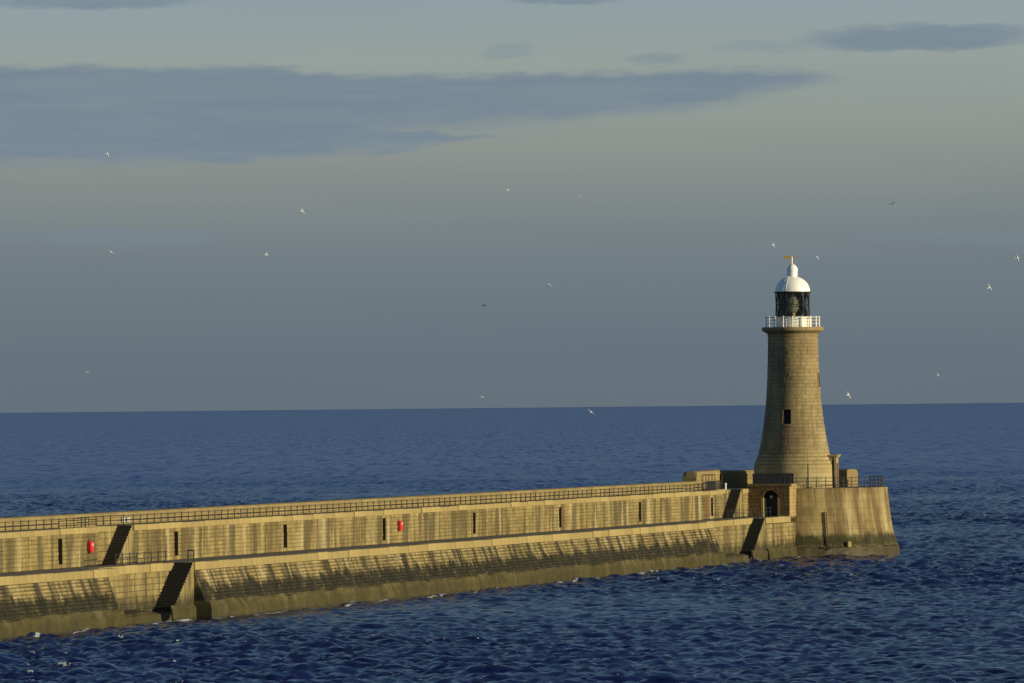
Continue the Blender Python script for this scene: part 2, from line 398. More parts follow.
# ------------------------------------------------------------------ sea
def make_sea():
    N, Lt = 2048, 160.0
    rng = np.random.default_rng(11)
    k1 = 2*np.pi*np.fft.fftfreq(N, Lt/N)
    KX, KY = np.meshgrid(k1, k1, indexing='ij')
    K = np.hypot(KX, KY); K[0, 0] = 1e-6
    Lw = 3.0**2/9.81
    wd = np.array([0.30, -0.954])
    cosw = (KX*wd[0]+KY*wd[1])/K
    ph = np.exp(-1/(K*Lw)**2)/K**4*(0.45+np.abs(cosw)**2)*np.exp(-(K*0.085)**2)
    ph *= (K/(0.6))**0.75            # a chop richer in short waves
    ph[0, 0] = 0
    h = np.fft.fft2(rng.standard_normal((N, N)))*np.sqrt(ph)
    H = np.real(np.fft.ifft2(h))
    sc = 0.15/H.std(); h *= sc; H *= sc
    DX = np.real(np.fft.ifft2(-1j*KX/K*h)); DY = np.real(np.fft.ifft2(-1j*KY/K*h))
    lam = 0.85
    jxx = np.real(np.fft.ifft2(KX*KX/K*h)); jyy = np.real(np.fft.ifft2(KY*KY/K*h)); jxy = np.real(np.fft.ifft2(KX*KY/K*h))
    J = (1-lam*jxx)*(1-lam*jyy)-(lam*jxy)**2
    def grow(a, st, lim, g):
        out = []
        while abs(a) < lim: st *= g; a += st; out.append(a)
        return out
    yy = [388.0]
    while yy[-1] < 2000: yy.append(yy[-1]+0.34+(yy[-1]-388)*0.0009)
    ys = np.concatenate([np.linspace(60, 386, 40), yy])
    ys = np.concatenate([ys, grow(ys[-1], 1.7, 250000, 1.05)])
    sd_ = np.linspace(-1, 1, 561); so = np.array(grow(1.0, 2/560, 400, 1.12))
    ss_ = np.concatenate([-so[::-1], sd_, so])
    wid = 0.09*np.maximum(ys, 388)+1.0                   # the sheet widens seawards
    X = ss_[None, :]*wid[:, None]; Y = np.repeat(ys[:, None], len(ss_), 1); xs = ss_
    cell = np.maximum(np.gradient(ss_)[None, :]*wid[:, None], np.gradient(ys)[:, None])
    amp = np.clip((3.0-cell)/1.6, 0, 1)*np.clip((2050-Y)/1150, 0, 1)**0.7
    def samp(F):
        fx = (X/Lt % 1.0)*N; fy = (Y/Lt % 1.0)*N
        i = np.floor(fx).astype(int); j = np.floor(fy).astype(int); a = fx-i; c = fy-j
        i %= N; j %= N; i2 = (i+1) % N; j2 = (j+1) % N
        return F[i, j]*(1-a)*(1-c)+F[i2, j]*a*(1-c)+F[i, j2]*(1-a)*c+F[i2, j2]*a*c
    z = samp(H)*amp
    x2 = X+lam*samp(DX)*amp; y2 = Y+lam*samp(DY)*amp
    # broad slow modulation so that the repeat of the wave field does not show
    mod = 0.85+0.22*np.sin(X*0.031+Y*0.017+1.3)+0.15*np.sin(Y*0.041-X*0.023)
    z *= mod
    thr = np.quantile(J, 0.0016)
    foam = np.clip((thr+0.10-samp(J))/0.12, 0, 1)*amp*np.clip((mod-0.62)*2.2, 0, 1)
    # wash along the foot of the pier
    P0 = np.array([23.7, 753.6]); dd = np.array([0.2498, 0.9683]); nn = np.array([0.9683, -0.2498])
    tt = (X-P0[0])*dd[0]+(Y-P0[1])*dd[1]; uu = (X-P0[0])*nn[0]+(Y-P0[1])*nn[1]
    edge = np.where(((tt > -224) & (tt < -206)) | (tt > -35), 4.7, 5.75)
    wob = 0.5+0.5*np.sin(tt*0.37)*np.sin(tt*0.113+2)
    f2 = np.clip(1-np.abs(uu-edge-0.2)/(0.25+0.9*wob), 0, 1)*(tt < 4)
    rr = np.hypot(X-28.83, Y-765)
    f3 = np.clip(1-np.abs(rr-10.9)/0.9, 0, 1)
    for (t0, u0, rt, ru) in ((-211.5, 4.6, 2.6, 0.9), (-15.5, 4.9, 3.2, 1.0), (-62, 6.6, 3.0, 0.8), (-10, 5.2, 2.0, 0.7)):
        f2 = np.maximum(f2, 1.5*np.clip(1-np.hypot((tt-t0)/rt, (uu-u0)/ru), 0, 1))
    shore = np.maximum(f2, f3*0.7)
    nx, ny = len(xs), len(ys)
    me = bpy.data.meshes.new('sea')
    co = np.stack([x2, y2, z], -1).reshape(-1, 3).astype(np.float32)
    idx = np.arange(nx*ny).reshape(ny, nx)
    quads = np.stack([idx[:-1, :-1], idx[:-1, 1:], idx[1:, 1:], idx[1:, :-1]], -1).reshape(-1, 4).astype(np.int32)
    me.vertices.add(len(co)); me.vertices.foreach_set('co', co.ravel())
    me.loops.add(quads.size); me.loops.foreach_set('vertex_index', quads.ravel())
    me.polygons.add(len(quads))
    me.polygons.foreach_set('loop_start', np.arange(0, quads.size, 4, dtype=np.int32))
    me.polygons.foreach_set('use_smooth', np.ones(len(quads), dtype=bool))
    me.update(calc_edges=True)
    for nm, arr in (('foam', foam), ('shore', shore)):
        at = me.attributes.new(nm, 'FLOAT', 'POINT'); at.data.foreach_set('value', arr.ravel().astype(np.float32))
    o = bpy.data.objects.new('sea', me); COL.objects.link(o); o['kind'] = 'structure'
    m, t, b = new_mat('sea_water')
    g = t.nodes.new('ShaderNodeNewGeometry')
    pos = g.outputs['Position']; px, py, pz = t.sep(pos)
    flat = t.xyz(px, py, 0.0)
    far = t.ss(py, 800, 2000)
    c1 = t.noise(flat, 1.1, 3, 0.6, color=True); c2 = t.noise(t.vm('ADD', flat, (50., 20., 0.)), 0.22, 3, 0.55, color=True)
    c3 = t.noise(t.xyz(t.m('MULTIPLY', px, 0.45), t.m('MULTIPLY', py, 0.022), 5.0), 1.0, 4, 0.6, color=True)
    half = (0.5, 0.5, 0.5)
    off1 = t.vm('SUBTRACT', c1, half); off2 = t.vm('SUBTRACT', c2, half); off3 = t.vm('SUBTRACT', c3, half)
    off = t.vm('ADD', t.vm('SCALE', off1, t.m('SUBTRACT', 0.55, t.m('MULTIPLY', far, 0.15))), t.vm('SCALE', off2, t.m('ADD', 0.12, t.m('MULTIPLY', far, 0.23))))
    off = t.vm('ADD', off, t.vm('SCALE', off3, t.m('ADD', 0.12, t.m('MULTIPLY', far, 0.85))))
    off = t.vm('MULTIPLY', off, (1, 1, 0))
    nrm = t.vm('NORMALIZE', t.vm('ADD', g.outputs['Normal'], off))
    t.put(b.inputs['Normal'], nrm)
    patch = t.noise(t.xyz(t.m('MULTIPLY', px, 0.03), t.m('MULTIPLY', py, 0.006), 0.0), 1.0, 4, 0.6)
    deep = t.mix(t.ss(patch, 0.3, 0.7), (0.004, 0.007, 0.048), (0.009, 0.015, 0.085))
    deep = t.mix(far, deep, (0.022, 0.040, 0.22))  # base paler and bluer with distance, painting in haze and sky reflection
    t.put(b.inputs['Specular Tint'], (0.36, 0.39, 0.92))
    fn = t.noise(flat, 2.2, 4, 0.7)
    fm = t.ss(t.m('MULTIPLY', t.attr('foam'), t.ss(t.noise(flat, 4.5, 3, 0.7), 0.42, 0.58)), 0.30, 0.55)
    sh = t.m('MULTIPLY', t.ss(t.m('ADD', t.attr('shore'), t.m('MULTIPLY', t.m('SUBTRACT', t.noise(flat, 0.7, 4, 0.7), 0.5), 2.2)), 0.62, 0.95), t.ss(fn, 0.36, 0.55))
    ff = t.noise(t.xyz(t.m('MULTIPLY', px, 0.5), t.m('MULTIPLY', py, 0.10), 0.0), 1.0, 3, 0.6)
    fm = t.m('MAXIMUM', t.m('MAXIMUM', fm, sh), t.m('MULTIPLY', t.ss(ff, 0.775, 0.80), t.m('MULTIPLY', far, 0.6)))
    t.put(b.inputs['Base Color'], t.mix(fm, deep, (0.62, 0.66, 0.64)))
    t.put(b.inputs['Roughness'], t.m('ADD', t.m('ADD', 0.22, t.m('MULTIPLY', far, 0.07)), t.m('MULTIPLY', fm, 0.3)))
    b.inputs['IOR'].default_value = 1.333
    me.materials.append(m)
    return o
make_sea()

# ------------------------------------------------------------------ pier  (local: x = outwards u, y = along the pier t, z = height)
PR = -math.asin(0.2498)
P0 = (23.7, 753.6, 0.0)
pier = empty('pier', P0, PR, 'long two-tiered sandstone pier with sloping weed-streaked apron', 'pier')
T0, T1 = -300.0, 4.0
H1, H2 = 4.2, 7.0
UC = 4.3                     # outer edge of the lower walkway
N1 = (-224.3, -205.7, 2.75, 6.3)     # stair recesses: start, end, back wall, stair run
N2 = (-35.0, -11.4, 3.0, 6.8)
SU1 = (-215.6, -206.9, 1.15)         # stairs cut into the upper wall: start, end, depth
SU2 = (-11.6, -2.7, 1.15)
NICHES = [-283.0, -253.8, -224.3, -196.0, -166.6, -137.3, -108.0, -77.5, -46.5, -16.1]
nv = [4.2+0.3025*i for i in range(9)]
mb = MB()
holes = [(q-0.5, q+0.5, nv[1], nv[7]) for q in NICHES] + [(a, b, 4.0, 7.0) for a, b, _ in (SU1, SU2)]
wall(mb, lambda s_, v: ((0, s_, v), (1, 0, 0)), T0, T1, nv, 1.15, holes)
mb.obj('upper_wall', M['upper'], pier, kind='stuff')
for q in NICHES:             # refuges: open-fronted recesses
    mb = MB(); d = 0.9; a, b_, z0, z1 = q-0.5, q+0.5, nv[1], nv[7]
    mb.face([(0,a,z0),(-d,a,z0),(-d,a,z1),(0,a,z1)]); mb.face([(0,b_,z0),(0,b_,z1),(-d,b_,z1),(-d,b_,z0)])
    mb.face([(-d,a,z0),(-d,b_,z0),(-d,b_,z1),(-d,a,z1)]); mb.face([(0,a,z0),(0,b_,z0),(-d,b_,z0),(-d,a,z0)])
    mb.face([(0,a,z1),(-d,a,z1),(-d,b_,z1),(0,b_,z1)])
    n_ = mb.obj('niche', M['steps_niche_shade'], pier)  # lined near-black, the shade of the recess put into its colour
def stair(top, bot, u0, u1, ztop, zbot, n, mat, matside, zfoot):
    mb = MB(); run = (top-bot)/n; rise = (ztop-zbot)/n
    side = [(bot, zfoot)]
    for i in range(n):
        y0 = bot+run*i; z0 = zbot+rise*i; z1 = z0+rise
        mb.face([(u0, y0, z0), (u1, y0, z0), (u1, y0, z1), (u0, y0, z1)], random.random())
        mb.face([(u0, y0, z1), (u1, y0, z1), (u1, y0+run, z1), (u0, y0+run, z1)], random.random())
        side += [(y0, z0), (y0, z1)]
    side += [(top, ztop), (top, zfoot)]
    o = mb.obj('stair_flight', mat, pier)
    mb = MB(); mb.face([(u1+0.004, y, z) for y, z in side[::-1]]); mb.f[-1] = mb.f[-1][::-1]
    s_ = mb.obj('stair_side', matside, o)
    return o
for a, b_, d in (SU1, SU2):
    mb = MB(); wall(mb, lambda s_, v, d=d: ((-d, s_, v), (1, 0, 0)), a, b_, [4.2+0.4633*i for i in range(7)], 1.2)
    mb.face([(-d, a, 4.0), (0.0, a, 4.0), (0, a, 6.98), (-d, a, 6.98)][::-1]); mb.face([(-d, b_, 4.0), (0, b_, 4.0), (0, b_, 6.98), (-d, b_, 6.98)])
    mb.obj('stair_recess_wall', M['upper'], pier)
    stair(b_, b_-4.0, -d, 0.0, 6.98, 4.2, 14, M['steps_niche_shade'], M['upper'], 4.2)

def seg_outside(a, b):       # parts of the run with apron
    return a, b
APR = [(T0, N1[0]-2.6), (N1[1], N2[0])]
ap = [(UC+0.02, 3.62), (5.12, 1.36)]
sl = Vector((ap[0][1]-ap[1][1], 0, ap[1][0]-ap[0][0])).normalized()
mb = MB()
for a, b_ in APR:
    def fn(s_, v):
        f = v
        return ((ap[1][0]+(ap[0][0]-ap[1][0])*f, s_, ap[1][1]+(ap[0][1]-ap[1][1])*f), (sl.x, 0, sl.z))
    wall(mb, fn, a, b_, [i/9 for i in range(10)], 1.1, proud=(0.05, 0.11), ch=0.06)
    for y in (a, b_):
        f = [(3.0, y, 3.62), (ap[0][0], y, 3.62), (ap[1][0], y, 1.36), (3.0, y, 1.36)]
        mb.face(f if y == b_ else f[::-1], 0.2)
mb.obj('apron', M['apron'], pier, kind='stuff')
# tidal foundation band: a worn mass, lofted along the pier with uneven stations
def loft_band(a, b_, pr, name='foundation_band', jit=0.07, step=0.9, inner=None):
    mb = MB(); n = max(2, int((b_-a)/step)); rings = []
    lump = [0.0]*len(pr)
    for k in range(n+1):
        y = a+(b_-a)*k/n; ring = []
        for q, (u, z) in enumerate(pr):
            lump[q] = 0.55*lump[q]+random.uniform(-jit, jit)
            ring.append((u+lump[q]*(1.0 if q else 0.2), y, z+(lump[q]*0.9 if q < len(pr)-1 else 0)))
        rings.append(ring)
    tn = 0.5
    for k in range(n):
        tn = 0.6*tn+0.4*random.random()
        for q in range(len(pr)-1):
            mb.face([rings[k][q+1], rings[k+1][q+1], rings[k+1][q], rings[k][q]], tn)
    ui = pr[0][0]-0.8 if inner is None else inner
    for k, fl in ((0, False), (n, True)):
        y = rings[k][0][1]; f = [(ui, y, -2.5)]+rings[k][::-1]+[(ui, y, rings[k][0][2])]
        mb.face(f[::-1] if fl else f, tn)
    return mb.obj(name, M['band'], pier)
for a, b_ in APR:
    loft_band(a, b_, [(4.95, 1.42), (5.28, 1.36), (5.50, 1.20), (5.62, 0.8), (5.68, 0.3), (5.85, -2.5)])
# recesses in the lower wall with their stairs
for a, b_, un, run in (N1, N2):
    mb = MB()
    wall(mb, lambda s_, v, un=un: ((un, s_, v), (1, 0, 0)), a-2.6, b_, [-1.2+0.44*i for i in range(12)], 1.25, proud=(0.012, 0.05))
    mb.obj('recess_wall', M['notchwall'], pier, kind='stuff')
    loft_band(a-2.58, b_-run-3.4, [(un, 0.95), (UC+0.1, 0.85), (UC+0.42, 0.66), (UC+0.55, 0.2), (UC+0.7, -2.5)], 'foundation_step', 0.06, 0.8, un-0.1)
    loft_band(b_-run+0.6, b_+0.25, [(UC-0.05, 1.15), (UC+0.08, 1.0), (UC+0.15, 0.8), (UC+0.2, 0.3), (UC+0.3, -2.5)], 'foundation_step', 0.05, 0.7, UC-0.06)
    stair(b_, b_-run*1.16, un+0.06, UC, H1-0.01, -0.55, 23, M['steps'], M['notchwall'], -2.0)
# plain outer wall between the far stairs and the gatehouse
mb = MB()
wall(mb, lambda s_, v: ((UC, s_, v), (1, 0, 0)), N2[1], 8.0, [-1.2+0.4344*i for i in range(12)], 1.3)
mb.box((UC-0.5, N2[1], -2.5), (UC-0.02, 8.0, 3.55))
mb.obj('outer_wall', M['notchwall'], pier, kind='stuff')
loft_band(N2[1]+0.27, 8.0, [(UC-0.05, 1.3), (UC+0.16, 1.16), (UC+0.30, 1.0), (UC+0.36, 0.4), (UC+0.5, -2.5)], 'foundation_step', 0.05, 0.8, UC-0.06)
# walkway, upper deck, seaward parapet
mb = MB()
edges = [(T0, N1[0], UC), (N1[0], N1[1], N1[2]), (N1[1], N2[0], UC), (N2[0], N2[1], N2[2]), (N2[1], 6.0, UC)]
for a, b_, u in edges:
    mb.face([(-0.4, a, H1-0.02), (u-0.35, a, H1-0.02), (u-0.35, b_, H1-0.02), (-0.4, b_, H1-0.02)])
mb.obj('lower_walkway', M['deck'], pier)
mb = MB(); mb.face([(-3.2, T0, H2-0.06), (-0.4, T0, H2-0.06), (-0.4, SU1[0]-0.02, H2-0.06), (-3.2, SU1[0]-0.02, H2-0.06)])
for a, b_ in ((SU1[0]-0.02, SU1[1]), (SU1[1], SU2[0]-0.02), (SU2[0]-0.02, SU2[1]), (SU2[1], 7.0)):
    u = -1.15 if a in (SU1[0]-0.02, SU2[0]-0.02) else -0.4
    mb.face([(-3.2, a, H2-0.06), (u, a, H2-0.06), (u, b_, H2-0.06), (-3.2, b_, H2-0.06)])
mb.obj('upper_deck', M['deck'], pier)
mb = MB()
TP = -9.4
wall(mb, lambda s_, v: ((-3.0, s_, v), (1, 0, 0)), T0, TP, [6.6, 7.05, 7.45, 7.66], 2.4, proud=(0.01, 0.03))
y = T0
while y < TP:
    y2 = min(TP, y+2.6); tn = random.random()
    pr = [(-2.97, 7.66), (-2.95, 7.79), (-3.08, 7.87), (-4.3, 7.88), (-4.45, 7.76), (-4.45, 7.0), (-5.2, -2.5)]
    for (u0, z0), (u1, z1) in zip(pr[:-1], pr[1:]):
        mb.face([(u0, y+0.012, z0), (u0, y2-0.012, z0), (u1, y2-0.012, z1), (u1, y+0.012, z1)][::-1], tn)
    y = y2
mb.obj('seaward_parapet', M['parapet'], pier)
# end face of the pier behind the coping line (left end, out of the picture)
mb = MB(); mb.face([(-5.2, T0, -2.5), (6.1, T0, -2.5), (6.0, T0, 1.3), (UC, T0, 3.6), (UC, T0, H1), (0, T0, H1), (0, T0, H2), (-4.4, T0, H2)])
mb.obj('end_face', M['upper'], pier)
# coping stones, one by one
LC = 3.0
cs = []
for var in range(3):
    mb = MB(); dz = (var-1)*0.012
    mb.box((-0.75, 0.012, -0.52), (0.10+dz, LC-0.012, dz), tone=0.25+0.25*var, bev=0.03); cs.append(mb)
def stone_mesh(var, kind):
    mb = MB(); dz = (var-1)*0.012
    if kind == 'low': mb.box((-0.75, 0.012, -0.56), (0.12+dz*1.5, LC-0.012, dz+0.012), tone=0.2+0.2*var, bev=0.035)
    else: mb.box((-0.55, 0.012, -0.40), (0.13+dz*1.5, LC-0.012, dz+0.012), tone=0.2+0.2*var, bev=0.03)
    return mb
protos = {}
def coping(t0, t1, u, z, kind):
    n = max(1, round((t1-t0)/LC)); st = (t1-t0)/n
    for i in range(n):
        v = random.randrange(4)
        if (kind, v) not in protos:
            o = stone_mesh(v, kind).obj('coping_stone', M['coping'], pier); protos[(kind, v)] = o
        else: o = link_copy(protos[(kind, v)], 'coping_stone', pier, (0, 0, 0))
        o.location = (u+random.uniform(-.02, .02), t0+i*st, z+random.uniform(-.018, .012)); o.scale = (1, st/LC, 1)
for a, b_, u in edges[:-1]: coping(a, b_, u, H1, 'low')
coping(N2[1], 0.0, UC, H1, 'low')
coping(SU1[0], -209.6, -1.15, H2, 'up'); coping(SU2[0], -5.6, -1.15, H2, 'up')
coping(T0, SU1[0], 0, H2, 'up'); coping(SU1[1], SU2[0], 0, H2, 'up'); coping(SU2[1], -0.02, 0, H2, 'up')

# raised seaward wall running up to the head
TE = -0.8
mb = MB()
wall(mb, lambda s_, v: ((-3.0, s_, v), (1, 0, 0)), TP, TE, [6.6, 7.05, 7.5, 7.95, 8.4], 1.5, proud=(0.01, 0.03))
cap = [(-2.94, 8.4), (-2.94, 8.62), (-3.05, 8.8), (-3.4, 8.9), (-4.1, 8.88), (-4.4, 8.7), (-4.5, 8.3), (-4.5, 7.0), (-5.2, -2.5)]
for (u0, z0), (u1, z1) in zip(cap[:-1], cap[1:]):
    mb.face([(u0, TP, z0), (u0, TE, z0), (u1, TE, z1), (u1, TP, z1)][::-1])
    mb.face([(u0, TE, z0), (u0-1.9, 8.9, z0), (u1-1.9, 8.9, z1), (u1, TE, z1)][::-1])
endp = [(-3.0, 6.6)]+cap[:-1]
mid = [(-3.1+0.9*(u+3.1)-0.05, TP-0.35, min(z, 8.2) if z > 7.2 else z) for u, z in endp]
for k in range(len(endp)-1):
    (u0, z0), (u1, z1) = endp[k], endp[k+1]
    mb.face([(u0, TP, z0), mid[k], mid[k+1], (u1, TP, z1)][::-1])
mb.face(mid[::-1])
mb.face([(-3.0, TE, 6.6), (-4.9, 8.9, 6.6), (-4.9, 8.9, 8.4), (-3.0, TE, 8.4)])
mb.obj('raised_parapet', M['parapet'], pier)

# ------------------------------------------------------------------ railings
def railing(name, parent_loc, rz, pts, h, label, group, spacing=1.75, rails=(1.0, 0.55), pr=0.045, rr=0.03, base=0.0):
    """posts (each its own part) along a polyline of local points"""
    root = empty(name, parent_loc, rz, label, 'railing', group)
    mb = MB()
    for (a, b_) in zip(pts[:-1], pts[1:]):
        for q in rails: mb.tube((a[0], a[1], a[2]+h*q), (b_[0], b_[1], b_[2]+h*q), rr, 6)
    mb.obj('rail', M['iron'], root)
    pm = None; acc = 0.0
    def post(p):
        nonlocal pm
        if pm is None:
            mm = MB(); mm.tube((0, 0, base), (0, 0, h+0.03), pr, 8, pr*0.8); mm.tube((0, 0, base-0.0), (0, 0, base+0.06), pr*1.9, 8)
            mm.tube((0, 0, h+0.01), (0, 0, h+0.08), pr*1.3, 8, pr*0.6)
            pm = mm.obj('post', M['iron'], root, p)
        else: link_copy(pm, 'post', root, p)
    for (a, b_) in zip(pts[:-1], pts[1:]):
        A_ = Vector(a); B_ = Vector(b_); L = (B_-A_).length
        q = acc
        while q <= L+1e-6:
            post(tuple(A_.lerp(B_, q/L))); q += spacing
        acc = q-L
    return root
zr = H2-0.06
railing('promenade_railing', P0, PR, [(-0.62, T0+0.4, zr), (-0.62, SU1[0]-0.2, zr), (-1.5, SU1[0], zr), (-1.5, SU1[1]+0.5, zr), (-0.62, SU1[1]+0.7, zr), (-0.62, -16.0, zr)], 0.74,
        'very long dark iron railing along the upper promenade', None)
railing('recess_railing', P0, PR, [(N1[2]-0.3, -219.0, H1), (N1[2]-0.3, -206.2, H1)], 0.85, 'short dark railing on lower walkway above the nearer water stairs', None)
railing('recess_railing', P0, PR, [(N2[2]-0.3, -21.0, H1), (N2[2]-0.3, -1.5, H1)], 0.9, 'short dark railing on lower walkway before the arched gatehouse', None, pr=0.035, rr=0.02)
# denser railing where the promenade reaches the head
railing('head_approach_railing', P0, PR, [(-0.62, -15.5, H2-0.06), (-0.62, SU2[0], H2-0.06), (-1.5, SU2[0]+0.2, H2-0.06), (-1.5, -4.9, H2-0.06)], 0.9, 'close-set dark railing at promenade end left of the lighthouse', None, spacing=0.4, rails=(1.0, 0.66, 0.33), pr=0.04, rr=0.03)
railing('promenade_gate', P0, PR, [(-2.85, -7.6, H2-0.06), (-1.6, -7.6, H2-0.06)], 1.55, 'tall dark gate across the promenade end beside the raised parapet', None, spacing=0.31, rails=(1.0, 0.5, 0.1), pr=0.045, rr=0.04)
# handrail hoop at the head of the nearer water stairs
hoop = empty('stair_hoop', P0, PR, 'small dark iron hoop at the top of the nearer water stairs', 'handrail')
mb = MB()
for u in (3.75, 4.2): mb.tube((u, -205.3, H1), (u, -205.3, H1+0.88), 0.05, 8)
mb.obj('upright', M['iron'], hoop)
mb = MB(); mb.tube((3.73, -205.3, H1+0.88), (4.22, -205.3, H1+0.88), 0.05, 8); mb.tube((3.75, -205.3, H1+0.45), (4.2, -205.3, H1+0.45), 0.03, 6)
mb.obj('crossbar', M['iron'], hoop)

# ------------------------------------------------------------------ lifebuoy cabinets
def to_world(u, tt, z):
    c, s_ = math.cos(PR), math.sin(PR)
    return (P0[0]+u*c-tt*s_, P0[1]+u*s_+tt*c, z)
def cabinet(tt, z, label):
    e = empty('lifebuoy_cabinet', to_world(0.03, tt, z), PR, label, 'lifebuoy cabinet', 'red lifebuoy cabinets on the pier wall')
    mb = MB()
    n = 14; a = 0.36; hh = 0.41
    ring = []
    for k in range(4*n):
        an = 2*PI*k/(4*n); cx = math.copysign(abs(math.cos(an))**0.45, math.cos(an)); sx = math.copysign(abs(math.sin(an))**0.45, math.sin(an))
        ring.append((a*cx, hh*sx))
    i = len(mb.v); lay = [(0.05, 1.0), (0.24, 1.0), (0.29, 0.93), (0.31, 0.8)]
    for u, sc in lay: mb.v += [(u, y*sc, z_*sc) for y, z_ in ring]
    m_ = len(ring)
    for j in range(len(lay)-1):
        for k in range(m_): mb.f.append((i+j*m_+k, i+j*m_+(k+1) % m_, i+(j+1)*m_+(k+1) % m_, i+(j+1)*m_+k)); mb.tone.append(.5)
    mb.f.append(tuple(i+(len(lay)-1)*m_+k for k in range(m_))); mb.tone.append(.5)
    mb.f.append(tuple(i+m_-1-k for k in range(m_))); mb.tone.append(.5)
    body = mb.obj('case', M['red'], e)
    mb = MB()
    for k in range(20):
        a0, a1 = 2*PI*k/20, 2*PI*(k+1)/20
        mb.tube((0.315, 0.09*math.cos(a0), 0.17+0.09*math.sin(a0)), (0.315, 0.09*math.cos(a1), 0.17+0.09*math.sin(a1)), 0.026, 6)
    mb.obj('lifebuoy_mark', M['white'], body)
    mb = MB(); mb.box((-0.03, -0.05, -0.5), (0.05, 0.05, 0.58)); mb.obj('bracket', M['iron'], e)
    return e
cabinet(-217.7, 5.6, 'red lifebuoy cabinet near the left edge, beside the upper stairs')
cabinet(-132.9, 5.64, 'red lifebuoy cabinet alone at the middle of the pier wall')

def notice(tt, label):
    e = empty('notice_board', to_world(-2.955, tt, H2+0.10), PR, label, 'sign', 'white notices on the seaward parapet')
    mb = MB(); mb.box((0.02, -0.42, 0), (0.05, 0.42, 0.36)); mb.obj('panel', M['notice'], e)
    mb = MB(); mb.box((0.0, -0.46, -0.04), (0.018, 0.46, 0.40)); mb.obj('backing', M['iron'], e)
notice(-199.8, 'left one of two small white notices above the nearer upper stairs')
notice(-198.6, 'right one of two small white notices above the nearer upper stairs')
e = empty('mooring_bollard', to_world(-1.05, -5.4, H2-0.06), 0, 'small white bollard on promenade end before the lighthouse', 'bollard')
mb = MB(); mb.lathe([(0.0, 0.0), (0.13, 0.0), (0.10, 0.06), (0.085, 0.45), (0.09, 0.5), (0.13, 0.55), (0.13, 0.64), (0.08, 0.69), (0, 0.70)], 16)
mb.obj('shaft', M['white'], e, smooth=True)
mb = MB(); mb.lathe([(0.0, -0.03), (0.24, -0.03), (0.24, 0.02), (0.17, 0.03)], 16); mb.obj('base_plate', M['iron'], e)

# ------------------------------------------------------------------ gatehouse with arch (end of the lower walkway)
gate = empty('arched_gatehouse', P0, PR, 'stone gatehouse with dark arched doorway where the walkway meets pier head', 'gatehouse')
GT = 7.2
a0, a1, zs, zt = 1.62, 3.06, 6.05, 6.77        # arch jambs, springing, crown
# front wall laid course by course round the arch
gv = [H1-0.02+0.345*i for i in range(10)]
uc, ra = (a0+a1)/2, (a1-a0)/2
mb = MB()
for ci in range(9):
    z0, z1 = gv[ci], gv[ci+1]; zm = (z0+z1)/2
    xs = [0.0, UC]; x = 0.0+(0.35 if ci % 2 else 0.7)
    while x < UC-0.2: xs.append(x); x += random.uniform(0.55, 0.85)
    if z0 < zt:
        hw = ra+0.22 if zm <= zs else math.sqrt(max(0.0, (ra+0.24)**2-(zm-zs)**2)) if zm-zs < ra+0.24 else 0
        if hw > 0:
            l, r_ = uc-hw, uc+hw
            xs = [q for q in xs if not (l-0.12 < q < r_+0.12)]+[l, r_]
        else: l = r_ = None
    else: l = r_ = None
    xs = sorted(xs)
    for p, q in zip(xs[:-1], xs[1:]):
        if l is not None and p >= l-1e-4 and q <= r_+1e-4: continue
        mb.block([(p, 0, z0), (q, 0, z0), (p, 0, z1), (q, 0, z1)], [(0, -1, 0), (0, -1, 0)], random.uniform(0.01, 0.04), 0.03, random.random())
mb.obj('front_wall', M['gate_shaded'], gate, kind='stuff')
mb = MB(); mb.box((-0.02, 0.9, 4.0), (UC-0.04, 7.4, GT-0.02)); mb.obj('rear_mass', M['gate_shaded'], gate)
# arch ring of splayed voussoirs, each a part, and the jambs
def vous(an0, an1):
    mb = MB(); ri, ro = ra, ra+0.27
    def pt(an, r_, y): return (uc+r_*math.cos(an), y, zs+r_*math.sin(an))
    A1, A2 = an0+0.02, an1-0.02
    o_ = [pt(A1, ro, -0.03), pt(A2, ro, -0.03), pt(A2, ri+0.05, -0.03), pt(A1, ri+0.05, -0.03)]
    i_ = [pt(A1, ri, 0.35), pt(A2, ri, 0.35)]
    mb.face(o_[::-1]); mb.face([o_[3], o_[2], i_[1], i_[0]]); mb.face([o_[0], o_[3], i_[0], pt(A1, ro, 0.35)]); mb.face([o_[1], pt(A2, ro, 0.35), i_[1], o_[2]])
    return mb.obj('voussoir', M['gate_shaded'], gate)
for k in range(9): vous(PI*k/9, PI*(k+1)/9)
for side, x0 in ((1, a0), (-1, a1)):
    for i in range(5):
        z0 = H1-0.02+i*(zs-H1+0.02)/5; z1 = z0+(zs-H1+0.02)/5-0.012
        mb = MB(); xo = x0-side*0.24
        # reveal splayed so that the sun strikes it
        pts = [(xo, -0.03), (x0-side*0.02, -0.03), (x0+side*0.16, 0.55), (x0+side*0.16, 0.88), (xo, 0.88)]
        if side < 0: pts = pts[::-1]
        n = len(pts); q = len(mb.v); mb.v += [(x, y, z0) for x, y in pts]+[(x, y, z1) for x, y in pts]
        for k in range(n): mb.f.append((q+k, q+(k+1) % n, q+n+(k+1) % n, q+n+k)); mb.tone.append(0.5)
        mb.f.append(tuple(q+n+k for k in range(n))); mb.tone.append(.5); mb.f.append(tuple(q+n-1-k for k in range(n))); mb.tone.append(.5)
        mb.obj('jamb_stone', M['gate_lit'], gate)
mb = MB(); mb.box((a0-0.1, 0.80, H1-0.1), (a1+0.1, 0.88, zt+0.3)); dr = mb.obj('door', M['dark'], gate)
mb = MB()
for k in range(6): mb.box((a0+0.02+k*0.235, 0.76, H1), (a0+0.245+k*0.235, 0.797, zs+0.3))
mb.obj('door_board', M['dark_board'], dr)
